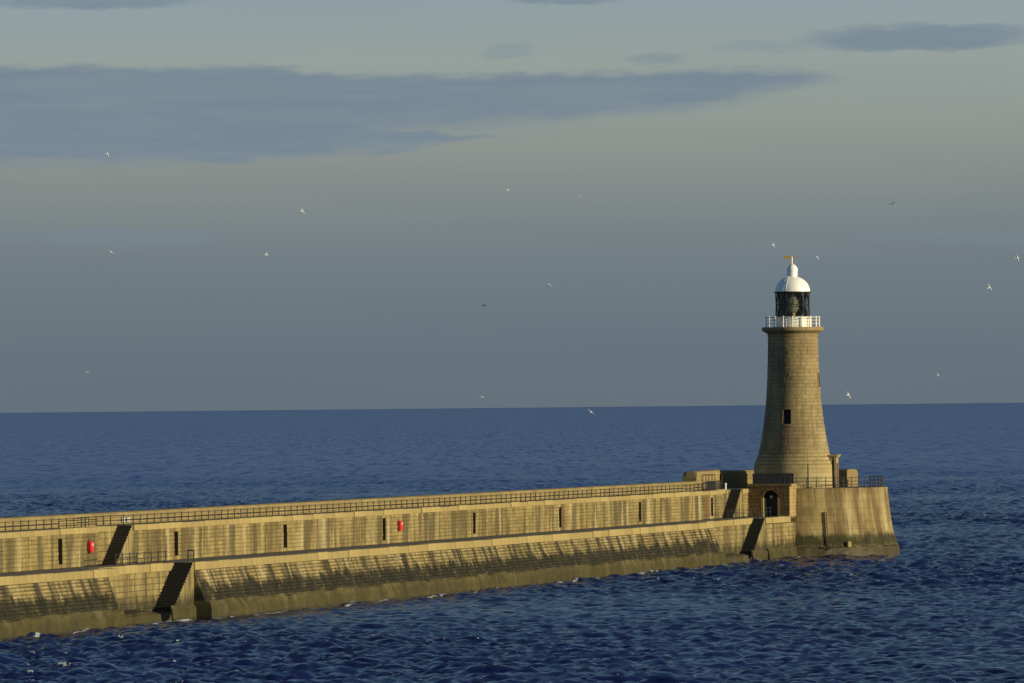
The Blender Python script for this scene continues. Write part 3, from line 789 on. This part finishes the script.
mb = MB(); mb.lathe([(0, -0.16), (0.10, -0.13), (0.13, 0), (0.09, 0.10), (0, 0.12)], 12); lm = mb.obj('lamp', M['white'], gate, (uc, 0.35, zs+0.12), smooth=True)
# outer side wall with quoins
mb = MB(); wall(mb, lambda s_, v: ((UC, s_, v), (1, 0, 0)), 0.0, 6.0, [H1-0.02+0.345*i for i in range(10)], 0.9, proud=(0.01, 0.03)); mb.obj('side_wall', M['gate_lit'], gate, kind='stuff')
n_ = 4
for i in range(n_):
    mb = MB(); st = (UC+0.2)/n_
    mb.box((-0.06+i*st+0.006, -0.10, GT), (-0.06+(i+1)*st-0.006, 0.65, GT+0.26), bev=0.04, tone=random.random()); mb.obj('coping_stone', M['gate_shaded'], gate)
mb = MB(); mb.box((UC-0.45, 0.66, GT), (UC+0.12, 3.0, GT+0.24), bev=0.04); mb.obj('coping_stone', M['gate_lit'], gate)

# dark boards in place of a dark patch of unknown cause at the tower foot
scr = empty('dark_boarding', to_world(0.2, 1.4, GT-0.03), PR, 'low dark boards standing in for a dark patch at the tower foot, above arched doorway', 'screen')
for k in range(18):
    mb = MB(); mb.box((k*0.235, 0, 0), (k*0.235+0.214, 0.03, 1.32), tone=random.random()); mb.obj('board', M['dark_board'], scr)
mb = MB()
for z in (0.15, 1.1): mb.box((-0.02, 0.032, z), (4.22, 0.09, z+0.08))
mb.obj('crossrail', M['iron'], scr)

# ------------------------------------------------------------------ pier head (round)
HC = (28.83, 765.0)
head = empty('round_bastion', (HC[0], HC[1], 0), 0, 'round stone pier head with green tide line, carrying the lighthouse', 'pier head')
HD = 6.92
prof = [(-2.5, 10.95), (0.0, 10.75), (0.55, 10.66), (1.02, 10.58), (1.08, 10.42), (1.5, 10.32), (2.1, 10.12), (2.8, 9.95), (3.5, 9.83), (4.2, 9.73), (4.9, 9.64), (5.6, 9.56), (6.36, 9.50)]
def rad(z):
    for (z0, r0), (z1, r1) in zip(prof[:-1], prof[1:]):
        if z <= z1: return r0+(r1-r0)*(z-z0)/(z1-z0)
    return prof[-1][1]
def hfn(s_, v):
    a = s_; r_ = rad(v); dr = (rad(v+0.05)-rad(v-0.05))/0.1
    n = Vector((math.cos(a), math.sin(a), -dr)).normalized()
    return ((r_*math.cos(a), r_*math.sin(a), v), n)
mb = MB()
wall(mb, hfn, R(-205), R(155), [1.08, 1.5, 2.1, 2.8, 3.5, 4.2, 4.9, 5.6, 6.36], 0.17, proud=(0.006, 0.028), ch=0.02, sub=3)
mb.obj('head_wall', M['head'], head, kind='stuff')
mb = MB(); mb.lathe([(10.95, -2.5), (10.75, 0.0), (10.66, 0.55), (10.6, 0.95), (10.52, 1.04), (10.3, 1.08)], 96)
for q in range(96, 96*5):
    x, y, z = mb.v[q]; k_ = 1+random.uniform(-0.005, 0.005); mb.v[q] = (x*k_, y*k_, z+random.uniform(-0.05, 0.05))
mb.obj('head_footing', M['head'], head)
mb = MB(); mb.lathe([(8.6, HD), (0.1, HD+0.01)], 64); mb.f = [f[::-1] for f in mb.f]; mb.obj('head_deck', M['deck'], head)
# rim stones
nr = 36
for k in range(nr):
    b0, b1 = 2*PI*k/nr+0.002, 2*PI*(k+1)/nr-0.002
    mb = MB(); mb.lathe([(8.6, 6.36), (9.50, 6.36), (9.50, HD-0.06), (9.45, HD+0.01), (8.6, HD+0.01)], 4, b0, b1, tone=random.random())
    for bb, flip in ((b0, False), (b1, True)):
        f = [(r_*math.cos(bb), r_*math.sin(bb), z) for r_, z in ((8.6, 6.36), (9.50, 6.36), (9.50, HD-0.06), (9.45, HD+0.01), (8.6, HD+0.01))]
        mb.face(f[::-1] if flip else f, 0.5)
    mb.obj('rim_stone', M['head'], head)
# curved parapet round the back
pa0, pa1 = R(43), R(195)
mb = MB()
def pin(s_, v): return ((7.7*math.cos(s_), 7.7*math.sin(s_), v), (-math.cos(s_), -math.sin(s_), 0))
wall(mb, lambda s_, v: pin(pa0+pa1-s_, v), pa0, pa1, [HD-0.05, 7.35, 7.8, 8.22], 0.19, proud=(0.006, 0.03), ch=0.02, sub=3)
mb.lathe([(9.25, 6.6), (9.25, 8.22), (9.2, 8.52), (9.0, 8.68), (8.4, 8.72), (7.8, 8.68), (7.66, 8.54), (7.66, 8.22), (7.7, 8.22)], 48, pa0, pa1)
ep = [(7.7, HD-0.05), (9.25, HD-0.05), (9.25, 8.22), (9.2, 8.52), (9.0, 8.68), (8.4, 8.72), (7.8, 8.68), (7.66, 8.54)]
mb.face([(r_*math.cos(pa0), r_*math.sin(pa0), z) for r_, z in ep])
mb.obj('curved_parapet', M['parapet'], head)
# iron ladder on the face
lad = empty('iron_ladder', (HC[0], HC[1], 0), R(-74.0), 'rusty iron ladder running down the face of the round pier head', 'ladder')
mb = MB()
for s_ in (-0.09, 0.09):
    zz = [0.75, 1.1, 2.0, 3.0, 4.55]
    for z0, z1 in zip(zz[:-1], zz[1:]): mb.tube((rad(z0)+0.16, s_, z0), (rad(z1)+0.16, s_, z1), 0.05, 6)
mb.obj('stringer', M['rust'], lad)
mb = MB(); z = 0.9
while z < 4.5: mb.tube((rad(z)+0.16, -0.09, z), (rad(z)+0.16, 0.09, z), 0.03, 6); z += 0.3
mb.obj('rung', M['rust'], lad)
for s_ in (-1, 1):
    mb = MB()
    p = [(10.75, s_*0.2, 1.0), (10.8, s_*0.42, 0.9), (10.85, s_*0.5, 1.25)]
    for q, q2 in zip(p[:-1], p[1:]): mb.tube(q, q2, 0.06, 6)
    mb.obj('foot_bracket', M['rust'], lad)
e = empty('fender_block', (HC[0], HC[1], 0), R(-61.3), 'small pale stone block jutting from the head at the tide line', 'stone block')
mb = MB(); mb.box((10.2, -0.22, 1.0), (10.75, 0.22, 1.55), bev=0.06); mb.obj('block', M['trim'], e)
# rim railing
pts = []
for k in range(0, 29):
    an = R(-97+k*(128/28)); pts.append((9.1*math.cos(an), 9.1*math.sin(an), HD))
railing('head_railing', (HC[0], HC[1], 0), 0, pts, 1.05, 'curved dark iron railing round the front rim of the pier head', None, spacing=1.0, rails=(1.0, 0.66, 0.33), pr=0.05, rr=0.034)
# sloping stay rail where railing meets the parapet end
# lamp post on the head
lp = empty('lamp_post', (29.92, 757.2, HD), 0, 'thin dark post standing before the tower on the pier head', 'post')
mb = MB(); mb.tube((0, 0, 0), (0, 0, 2.5), 0.085, 8, 0.06); mb.tube((0, 0, 2.5), (0, 0, 3.6), 0.03, 6, 0.02); mb.obj('shaft', M['iron'], lp)
mb = MB(); mb.lathe([(0, 0), (0.16, 0), (0.16, 0.12), (0.08, 0.18)], 12); mb.obj('base', M['iron'], lp)

# ------------------------------------------------------------------ lighthouse
lh = empty('lighthouse', (HC[0], HC[1], 0), 0, 'tapering sandstone lighthouse with white gallery, dark lantern and white dome', 'lighthouse')
tp = [(HD-0.1, 4.12), (9.30, 4.08), (9.32, 3.98), (9.68, 3.93), (9.70, 3.82), (10.06, 3.77), (10.08, 3.66), (10.45, 3.60), (11.85, 3.30), (13.9, 2.99), (15.93, 2.76), (18.0, 2.64), (20.0, 2.57), (22.36, 2.52)]
def trad(z):
    for (z0, r0), (z1, r1) in zip(tp[:-1], tp[1:]):
        if z <= z1: return r0+(r1-r0)*(z-z0)/(z1-z0)
    return tp[-1][1]
def tfn(s_, v):
    r_ = trad(v); return ((r_*math.cos(s_), r_*math.sin(s_), v), (math.cos(s_), math.sin(s_), 0))
nc = 32
cz = [10.45+(22.36-10.45)*i/nc for i in range(nc+1)]
def near(z): return min(cz, key=lambda q: abs(q-z))
W1 = (R(-105.6), 0.42, near(13.3), near(14.75)); W2 = (R(-15.0), 0.36, near(17.1), near(18.6)); W3 = (R(80.0), 0.36, near(15.3), near(16.7))
WINS = []
for an, hw, z0, z1 in (W1, W2, W3):
    da = hw/trad((z0+z1)/2); WINS.append((an, da, z0, z1))
mb = MB()
th0 = R(-200)
wall(mb, tfn, th0, th0+2*PI, cz, 0.30, holes=[(an-da, an+da, z0, z1) for an, da, z0, z1 in WINS], proud=(0.012, 0.04), ch=0.026, sub=3)
mb.lathe([(trad(z)-0.03, z) for z in cz], 64, R(-98), R(-15-9)); 
mb.obj('tower_masonry', M['tower'], lh, kind='stuff')
mb = MB()
wall(mb, tfn, th0, th0+2*PI, [HD-0.1+(9.30-HD+0.1)*i/6 for i in range(7)], 0.27, proud=(0.008, 0.02), ch=0.02, sub=3)
for z0, z1 in ((9.32, 9.68), (9.70, 10.06), (10.08, 10.45)):
    wall(mb, tfn, th0, th0+2*PI, [z0, z1], 0.27, proud=(0.02, 0.045), ch=0.03, sub=3)
mb.lathe([(4.12, 9.30), (3.9, 9.33)], 64); mb.lathe([(3.98, 9.68), (3.75, 9.71)], 64); mb.lathe([(3.84, 10.06), (3.6, 10.09)], 64); mb.lathe([(3.68, 10.45), (3.5, 10.47)], 64)
mb.obj('plinth', M['trim'], lh, kind='stuff')
for an, da, z0, z1 in WINS:
    r1 = trad((z0+z1)/2); rb = r1-0.42
    e_ = bpy.data.objects.new('window', None)
    mb = MB(); A0, A1 = an-da, an+da
    def pp(a, r_, z): return (r_*math.cos(a), r_*math.sin(a), z)
    ro0, ro1 = trad(z0)+0.03, trad(z1)+0.03
    for a, fl in ((A0, 0), (A1, 1)):
        f = [pp(a, ro0, z0), pp(a, rb, z0), pp(a, rb, z1), pp(a, ro1, z1)]; mb.face(f[::-1] if fl else f, 0.9)
    mb.face([pp(A0, ro0, z0), pp(A1, ro0, z0), pp(A1, rb, z0), pp(A0, rb, z0)], 0.8); mb.face([pp(A0, ro1, z1), pp(A0, rb, z1), pp(A1, rb, z1), pp(A1, ro1, z1)], 0.5)
    win = mb.obj('window', M['trim'], lh)
    mb = MB(); mb.face([pp(A0, rb+0.01, z0), pp(A1, rb+0.01, z0), pp(A1, rb+0.01, z1), pp(A0, rb+0.01, z1)]); mb.obj('pane', M['dark'], win)
    mb = MB(); am = (A0+A1)/2
    mb.tube(pp(am, rb+0.05, z0), pp(am, rb+0.05, z1), 0.03, 4); mb.tube(pp(A0, rb+0.05, (z0+z1)/2), pp(A1, rb+0.05, (z0+z1)/2), 0.03, 4)
    mb.obj('frame', M['frame'], win)
    # raised surround stones
    mb = MB()
    for a, b_, zz0, zz1 in ((A0-0.05, A0, z0-0.02, z1+0.02), (A1, A1+0.05, z0-0.02, z1+0.02), (A0-0.07, A1+0.07, z0-0.2, z0), (A0-0.07, A1+0.07, z1, z1+0.22)):
        for k in range(3):
            u0, u1 = a+(b_-a)*k/3, a+(b_-a)*(k+1)/3
            r0 = trad(zz0)+0.06; r2 = trad(zz1)+0.06
            mb.face([pp(u0, r0, zz0), pp(u1, r0, zz0), pp(u1, r2, zz1), pp(u0, r2, zz1)], 0.9)
            mb.face([pp(u0, r2, zz1), pp(u1, r2, zz1), pp(u1, r2-0.1, zz1), pp(u0, r2-0.1, zz1)], 0.9)
            mb.face([pp(u0, r0-0.1, zz0), pp(u1, r0-0.1, zz0), pp(u1, r0, zz0), pp(u0, r0, zz0)], 0.9)
        for a_, fl in ((a, 1), (b_, 0)):
            f = [pp(a_, trad(zz0)+0.06, zz0), pp(a_, trad(zz0)-0.05, zz0), pp(a_, trad(zz1)-0.05, zz1), pp(a_, trad(zz1)+0.06, zz1)]
            mb.face(f if fl else f[::-1], 0.9)
    mb.obj('surround', M['tower'], win)
# cornice and gallery slab
mb = MB(); mb.lathe([(2.48, 22.33), (2.60, 22.36), (2.62, 22.50), (2.56, 22.53), (2.58, 22.62), (2.72, 22.70), (2.86, 22.80), (2.98, 22.86)], 72); mb.obj('cornice', M['tower'], lh, smooth=False)
mb = MB(); mb.lathe([(2.98, 22.86), (3.12, 22.90), (3.16, 23.0), (3.16, 23.2), (3.10, 23.3), (0.1, 23.32)], 72); mb.obj('gallery_slab', M['tower'], lh)
# porch
por = MB()
prz = R(-10)
pe = Matrix.Rotation(prz, 4, 'Z')
mb = MB(); mb.box((2.6, -0.85, HD-0.05), (4.42, 0.85, 9.98), bev=0.03); mb.v = [tuple(pe @ Vector(q)) for q in mb.v]; pch = mb.obj('porch', M['trim'], lh)
mb = MB()
mb.box((2.9, -1.0, 10.0), (4.58, 1.0, 10.10)); mb.box((2.8, -1.06, 10.103), (4.66, 1.06, 10.26), bev=0.05)
mb.v = [tuple(pe @ Vector(q)) for q in mb.v]; mb.obj('porch_cornice', M['trim'], pch)
mb = MB()
for x0, x1 in ((3.72, 3.98), (4.22, 4.45)):
    for yy in (-0.95, 0.86): mb.box((x0, yy, HD-0.04), (x1, yy+0.09, 9.96))
mb.v = [tuple(pe @ Vector(q)) for q in mb.v]; mb.obj('pilaster', M['trim'], pch)
mb = MB(); mb.box((4.0, -0.873, HD+0.02), (4.2, -0.853, 9.7)); mb.v = [tuple(pe @ Vector(q)) for q in mb.v]; mb.obj('dark_slot', M['dark'], pch)  # thin near-black slab laid on the porch side to draw a slot
mb = MB(); mb.box((4.424, -0.5, HD), (4.46, 0.5, 9.4)); mb.v = [tuple(pe @ Vector(q)) for q in mb.v]; mb.obj('door', M['door'], pch)
# gallery wall (murette), door and railing
mb = MB(); mb.lathe([(1.90, 23.25), (1.90, 24.22), (1.97, 24.24), (1.97, 24.35), (1.72, 24.36)], 64); mur = mb.obj('lantern_base', M['white'], lh)
mb = MB()
for k in range(16):
    an = 2*PI*k/16; c_, s_ = math.cos(an), math.sin(an)
    mb.tube((1.905*c_, 1.905*s_, 23.32), (1.905*c_, 1.905*s_, 24.22), 0.03, 4)
mb.obj('panel_rib', M['white'], mur)
gr = bpy.data.objects.new('gallery_railing', None); COL.objects.link(gr); gr.parent = lh
pm = None
for k in range(18):
    an = 2*PI*(k+0.35)/18; p = (2.74*math.cos(an), 2.74*math.sin(an), 23.24)
    if pm is None:
        mm = MB(); mm.tube((0, 0, 0), (0, 0, 1.06), 0.065, 8, 0.055); mm.tube((0, 0, 0), (0, 0, 0.10), 0.12, 8, 0.08); mm.lathe([(0, 1.04), (0.08, 1.06), (0.1, 1.11), (0.05, 1.17), (0, 1.18)], 8)
        pm = mm.obj('post', M['white'], gr, p)
    else: link_copy(pm, 'post', gr, p)
for z, r_ in ((24.30, 0.032), (23.98, 0.02), (23.65, 0.02)):
    mb = MB()
    for k in range(48):
        a, b_ = 2*PI*k/48, 2*PI*(k+1)/48
        mb.tube((2.74*math.cos(a), 2.74*math.sin(a), z), (2.74*math.cos(b_), 2.74*math.sin(b_), z), r_, 5)
    mb.obj('rail', M['white'], gr)
# lantern: glazing panes, lattice bars, lens
lan = bpy.data.objects.new('lantern', None); COL.objects.link(lan); lan.parent = lh
ZL0, ZL1, RL = 24.36, 26.80, 1.70
npan = 12
mb = MB(); mb.lathe([(RL, ZL0+0.03), (RL, ZL1-0.03)], 3, 0.02, 2*PI/npan-0.02); pane = None
for k in range(npan):
    if pane is None: pane = mb.obj('pane', M['glass'], lan, smooth=True)
    else: link_copy(pane, 'pane', lan, (0, 0, 0), 2*PI*k/npan)
bar = None
for k in range(npan):           # crossing helical astragals: one left- and one right-handed bar per bay
    for sg in (1, -1):
        key = sg
        mb = MB(); seg = 6
        for j in range(seg):
            f0, f1 = j/seg, (j+1)/seg
            a = sg*2*PI/npan*f0*1.0; b_ = sg*2*PI/npan*f1
            mb.tube((1.73*math.cos(a), 1.73*math.sin(a), ZL0+(ZL1-ZL0)*f0), (1.73*math.cos(b_), 1.73*math.sin(b_), ZL0+(ZL1-ZL0)*f1), 0.035, 5)
        if k == 0:
            o = mb.obj('glazing_bar', M['iron'], lan)
            if sg == 1: barp = o
            else: barn = o
        else: link_copy(barp if sg == 1 else barn, 'glazing_bar', lan, (0, 0, 0), 2*PI*k/npan)
for z in (ZL0+0.02, (ZL0+ZL1)/2, ZL1-0.02):
    mb = MB()
    for k in range(36):
        a, b_ = 2*PI*k/36, 2*PI*(k+1)/36
        mb.tube((1.73*math.cos(a), 1.73*math.sin(a), z), (1.73*math.cos(b_), 1.73*math.sin(b_), z), 0.04, 5)
    mb.obj('glazing_ring', M['iron'], lan)
pr_ = []
for j in range(25):
    z = 24.7+1.7*j/24; rr = 0.62*(1-0.55*(2*j/24-1)**2)+(0.035 if j % 2 else 0)
    pr_.append((rr, z))
mb = MB(); mb.lathe([(0, 24.7)]+pr_+[(0, 26.4)], 24); lens = mb.obj('lens', M['lens'], lan)
mb = MB(); mb.lathe([(0.0, 24.3), (0.75, 24.3), (0.7, 24.4), (0.3, 24.45), (0.3, 24.7), (0.5, 24.74)], 20); mb.obj('lens_pedestal', M['brass'], lan)
mb = MB(); mb.lathe([(1.62, 24.33), (0, 24.34)], 32); mb.obj('lantern_floor', M['dark'], lan)
mb = MB(); mb.lathe([(1.5, ZL0), (1.52, ZL1)], 24, R(44), R(250)); mb.obj('dark_backing', M['dark_board'], lan)     # added dark sheet inside, hides the sky so the lantern reads dark
# dome
mb = MB(); mb.lathe([(1.62, ZL1-0.02), (1.86, ZL1), (1.90, ZL1+0.05), (1.90, ZL1+0.10), (1.80, ZL1+0.12)], 64); mb.obj('gutter', M['iron'], lh)
dp = [(1.80*math.cos(a), ZL1+0.11+1.60*math.sin(a)) for a in [R(q) for q in range(0, 76, 5)]]
mb = MB(); mb.lathe(dp, 64); dome = mb.obj('dome', M['dome'], lh, smooth=True)
mb = MB()
la = R(-118)
for off in (-0.1, 0.1):
    for (r0, z0), (r1, z1) in zip(dp[:-2], dp[1:-1]):
        mb.tube(((r0+0.1)*math.cos(la+off), (r0+0.1)*math.sin(la+off), z0+0.05), ((r1+0.1)*math.cos(la+off), (r1+0.1)*math.sin(la+off), z1+0.05), 0.03, 5)
for (r0, z0) in dp[1:-2:2]:
    mb.tube(((r0+0.1)*math.cos(la-0.1), (r0+0.1)*math.sin(la-0.1), z0+0.05), ((r0+0.1)*math.cos(la+0.1), (r0+0.1)*math.sin(la+0.1), z0+0.05), 0.035, 5)
mb.obj('dome_ladder', M['white'], dome)
zv = dp[-1][1]
mb = MB(); mb.lathe([(0.52, zv-0.08), (0.47, zv+0.12), (0.58, zv+0.16), (0.60, zv+0.24), (0.52, zv+0.29), (0.54, zv+0.5), (0.57, zv+0.62), (0.53, zv+0.86), (0.41, zv+1.08), (0.24, zv+1.22), (0.08, zv+1.29), (0.0, zv+1.30)], 32)
mb.obj('ventilator', M['dome'], dome, smooth=True)
mb = MB(); mb.tube((0, 0, zv+1.25), (0, 0, zv+2.04), 0.028, 6, 0.02)
mb.tube((-0.45, 0.02, zv+1.98), (0.62, -0.02, zv+1.98), 0.022, 6)
mb.box((-0.82, -0.012, zv+1.82), (-0.34, 0.012, zv+2.15)); mb.v[-1] = (-0.82, 0.012, zv+2.10)
mb.face([(0.50, 0.0, zv+2.07), (0.72, 0.0, zv+1.98), (0.50, 0.0, zv+1.89)]); mb.face([(0.50, 0.012, zv+1.89), (0.72, 0.012, zv+1.98), (0.50, 0.012, zv+2.07)])
mb.obj('weather_vane', M['gold'], dome)

# ------------------------------------------------------------------ gulls
m, t, b = new_mat('gull_plumage')
o_ = t.obj(); gx, gy, gz = t.sep(o_)
gc = t.mix(t.ss(t.m('ABSOLUTE', gx), 0.08, 0.16), (0.80, 0.79, 0.76), (0.62, 0.62, 0.62))
gc = t.mix(t.ss(t.m('ABSOLUTE', gx), 0.52, 0.60), gc, (0.05, 0.05, 0.05))
t.put(b.inputs['Base Color'], gc); b.inputs['Roughness'].default_value = 0.7
M['gull'] = m
M['dusky'] = simple('dusky_gull_plumage', (0.10, 0.09, 0.08), 0.8, var=0.3, scale=8)
def gull_mesh(lift, bend):
    """one continuous skin: body lofted along y, wings lofted out of the shoulders"""
    mb = MB()
    st = [(-0.30, 0.010, 0.006, 0.0), (-0.22, 0.05, 0.012, 0.0), (-0.12, 0.045, 0.04, 0.0), (0.0, 0.062, 0.062, -0.005), (0.10, 0.062, 0.060, 0.0), (0.17, 0.04, 0.042, 0.012), (0.22, 0.038, 0.04, 0.02), (0.26, 0.028, 0.028, 0.018), (0.29, 0.010, 0.010, 0.012), (0.33, 0.004, 0.004, 0.005)]
    n = 10
    for y, rx, rz, zc in st:
        for k in range(n):
            an = 2*PI*k/n; mb.v.append((rx*math.cos(an), y, zc+rz*math.sin(an)))
    for j in range(len(st)-1):
        for k in range(n): mb.f.append((j*n+k, j*n+(k+1) % n, (j+1)*n+(k+1) % n, (j+1)*n+k)); mb.tone.append(.5)
    mb.f.append(tuple(range(n))); mb.f.append(tuple(range((len(st)-1)*n+n-1, (len(st)-1)*n-1, -1))); mb.tone += [.5, .5]
    for sg in (-1, 1):
        ws = [(0.03, 0.12, -0.07, 0.02), (0.16, 0.15, -0.05, 0.03+lift*0.13), (0.30, 0.16, 0.0, 0.03+lift*0.27), (0.46, 0.08, -0.04, 0.03+lift*0.27+(lift+bend)*0.16), (0.60, -0.02, -0.08, 0.03+lift*0.27+(lift+bend)*0.30), (0.68, -0.10, -0.115, 0.03+lift*0.27+(lift+bend)*0.38)]
        i = len(mb.v); th = [0.018, 0.014, 0.012, 0.008, 0.005, 0.003]
        for (x, yf, yb, z), h_ in zip(ws, th):
            ym = yf*0.65+yb*0.35
            mb.v += [(sg*x, yf, z), (sg*x, ym, z+h_), (sg*x, yb, z), (sg*x, ym, z-h_*0.5)]
        for j in range(len(ws)-1):
            for k in range(4):
                f = (i+j*4+k, i+j*4+(k+1) % 4, i+(j+1)*4+(k+1) % 4, i+(j+1)*4+k); mb.f.append(f if sg < 0 else f[::-1]); mb.tone.append(.5)
        f = tuple(i+(len(ws)-1)*4+k for k in range(4)); mb.f.append(f if sg < 0 else f[::-1]); mb.tone.append(.5)
    return mb
gm = [gull_mesh(0.2, -0.4), gull_mesh(0.55, -0.6), gull_mesh(-0.35, -0.1), gull_mesh(0.1, -0.2)]
gulls = [  # picture-plane direction (deg az, deg el are set from place), distance, pose, heading, bank, dusky, label
    (107, 154, 980, 0, 60, 35, 0, 'white gull flying high at far left, in front of the long cloud'),
    (111, 252, 900, 3, 20, 25, 0, 'white gull gliding at far left, below the cloud band'),
    (87, 372, 1050, 3, 75, 0, 0, 'small grey gull low at far left, just above the horizon'),
    (302, 211, 880, 0, 40, 45, 0, 'bright white gull banking, highest of the pair left of centre'),
    (266, 255, 950, 1, 70, 30, 0, 'white gull left of centre, lower of the pair'),
    (507, 190, 1100, 3, 55, 25, 0, 'tiny pale gull highest near the middle of the sky'),
    (579, 196, 1000, 3, 10, 25, 0, 'pale gull with level wings right of the middle, under clouds'),
    (549, 284, 940, 2, 15, 20, 0, 'pale gull with drooping wings in the mid sky'),
    (484, 306, 900, 1, 60, -20, 1, 'dark gull in the mid sky, lower left of the drooping one'),
    (481, 292, 1350, 3, 10, 0, 0, 'faint tiny gull just above the dark gull in mid sky'),
    (482, 397, 1250, 3, 20, 15, 0, 'faint gull right above the horizon near the middle'),
    (591, 412, 920, 3, 30, 30, 0, 'white gull skimming the sea at the horizon line'),
    (773, 245, 1000, 3, 65, 40, 0, 'pale gull just left of and above the weather vane'),
    (817, 257, 1050, 2, 15, 30, 0, 'pale gull just right of the weather vane'),
    (892, 204, 950, 1, 50, -25, 1, 'dark gull high on the right, above the lighthouse'),
    (1017, 258, 900, 0, 65, 40, 0, 'white gull at the right edge of the sky'),
    (989, 288, 850, 1, 45, 40, 0, 'bright white gull with raised wings at right, below the edge one'),
    (938, 375, 1150, 3, 30, 30, 0, 'tiny pale gull low at right, between tower and edge'),
    (848, 395, 820, 0, 60, 45, 0, 'white gull low beside the tower, at right above the sea')]
cmw = cam.matrix_world
meshes = {}
for (x, y, D, pose, hd, bank, dusky, lab) in gulls:
    D *= 1.08
    v = cmw @ Vector(((x-512)/7500*D, (341.5-y)/7500*D, -D))
    key = (pose, dusky)
    if key not in meshes:
        o = gm[pose].obj('gull', M['dusky'] if dusky else M['gull'], None, smooth=True); meshes[key] = o
    else:
        o = bpy.data.objects.new('gull', meshes[key].data); COL.objects.link(o)
    o.location = v; o.rotation_euler = (R(random.uniform(-8, 8)), R(bank+8), R(-hd+random.uniform(-10, 10)))
    tag(o, lab, 'gull', 'gulls in flight')
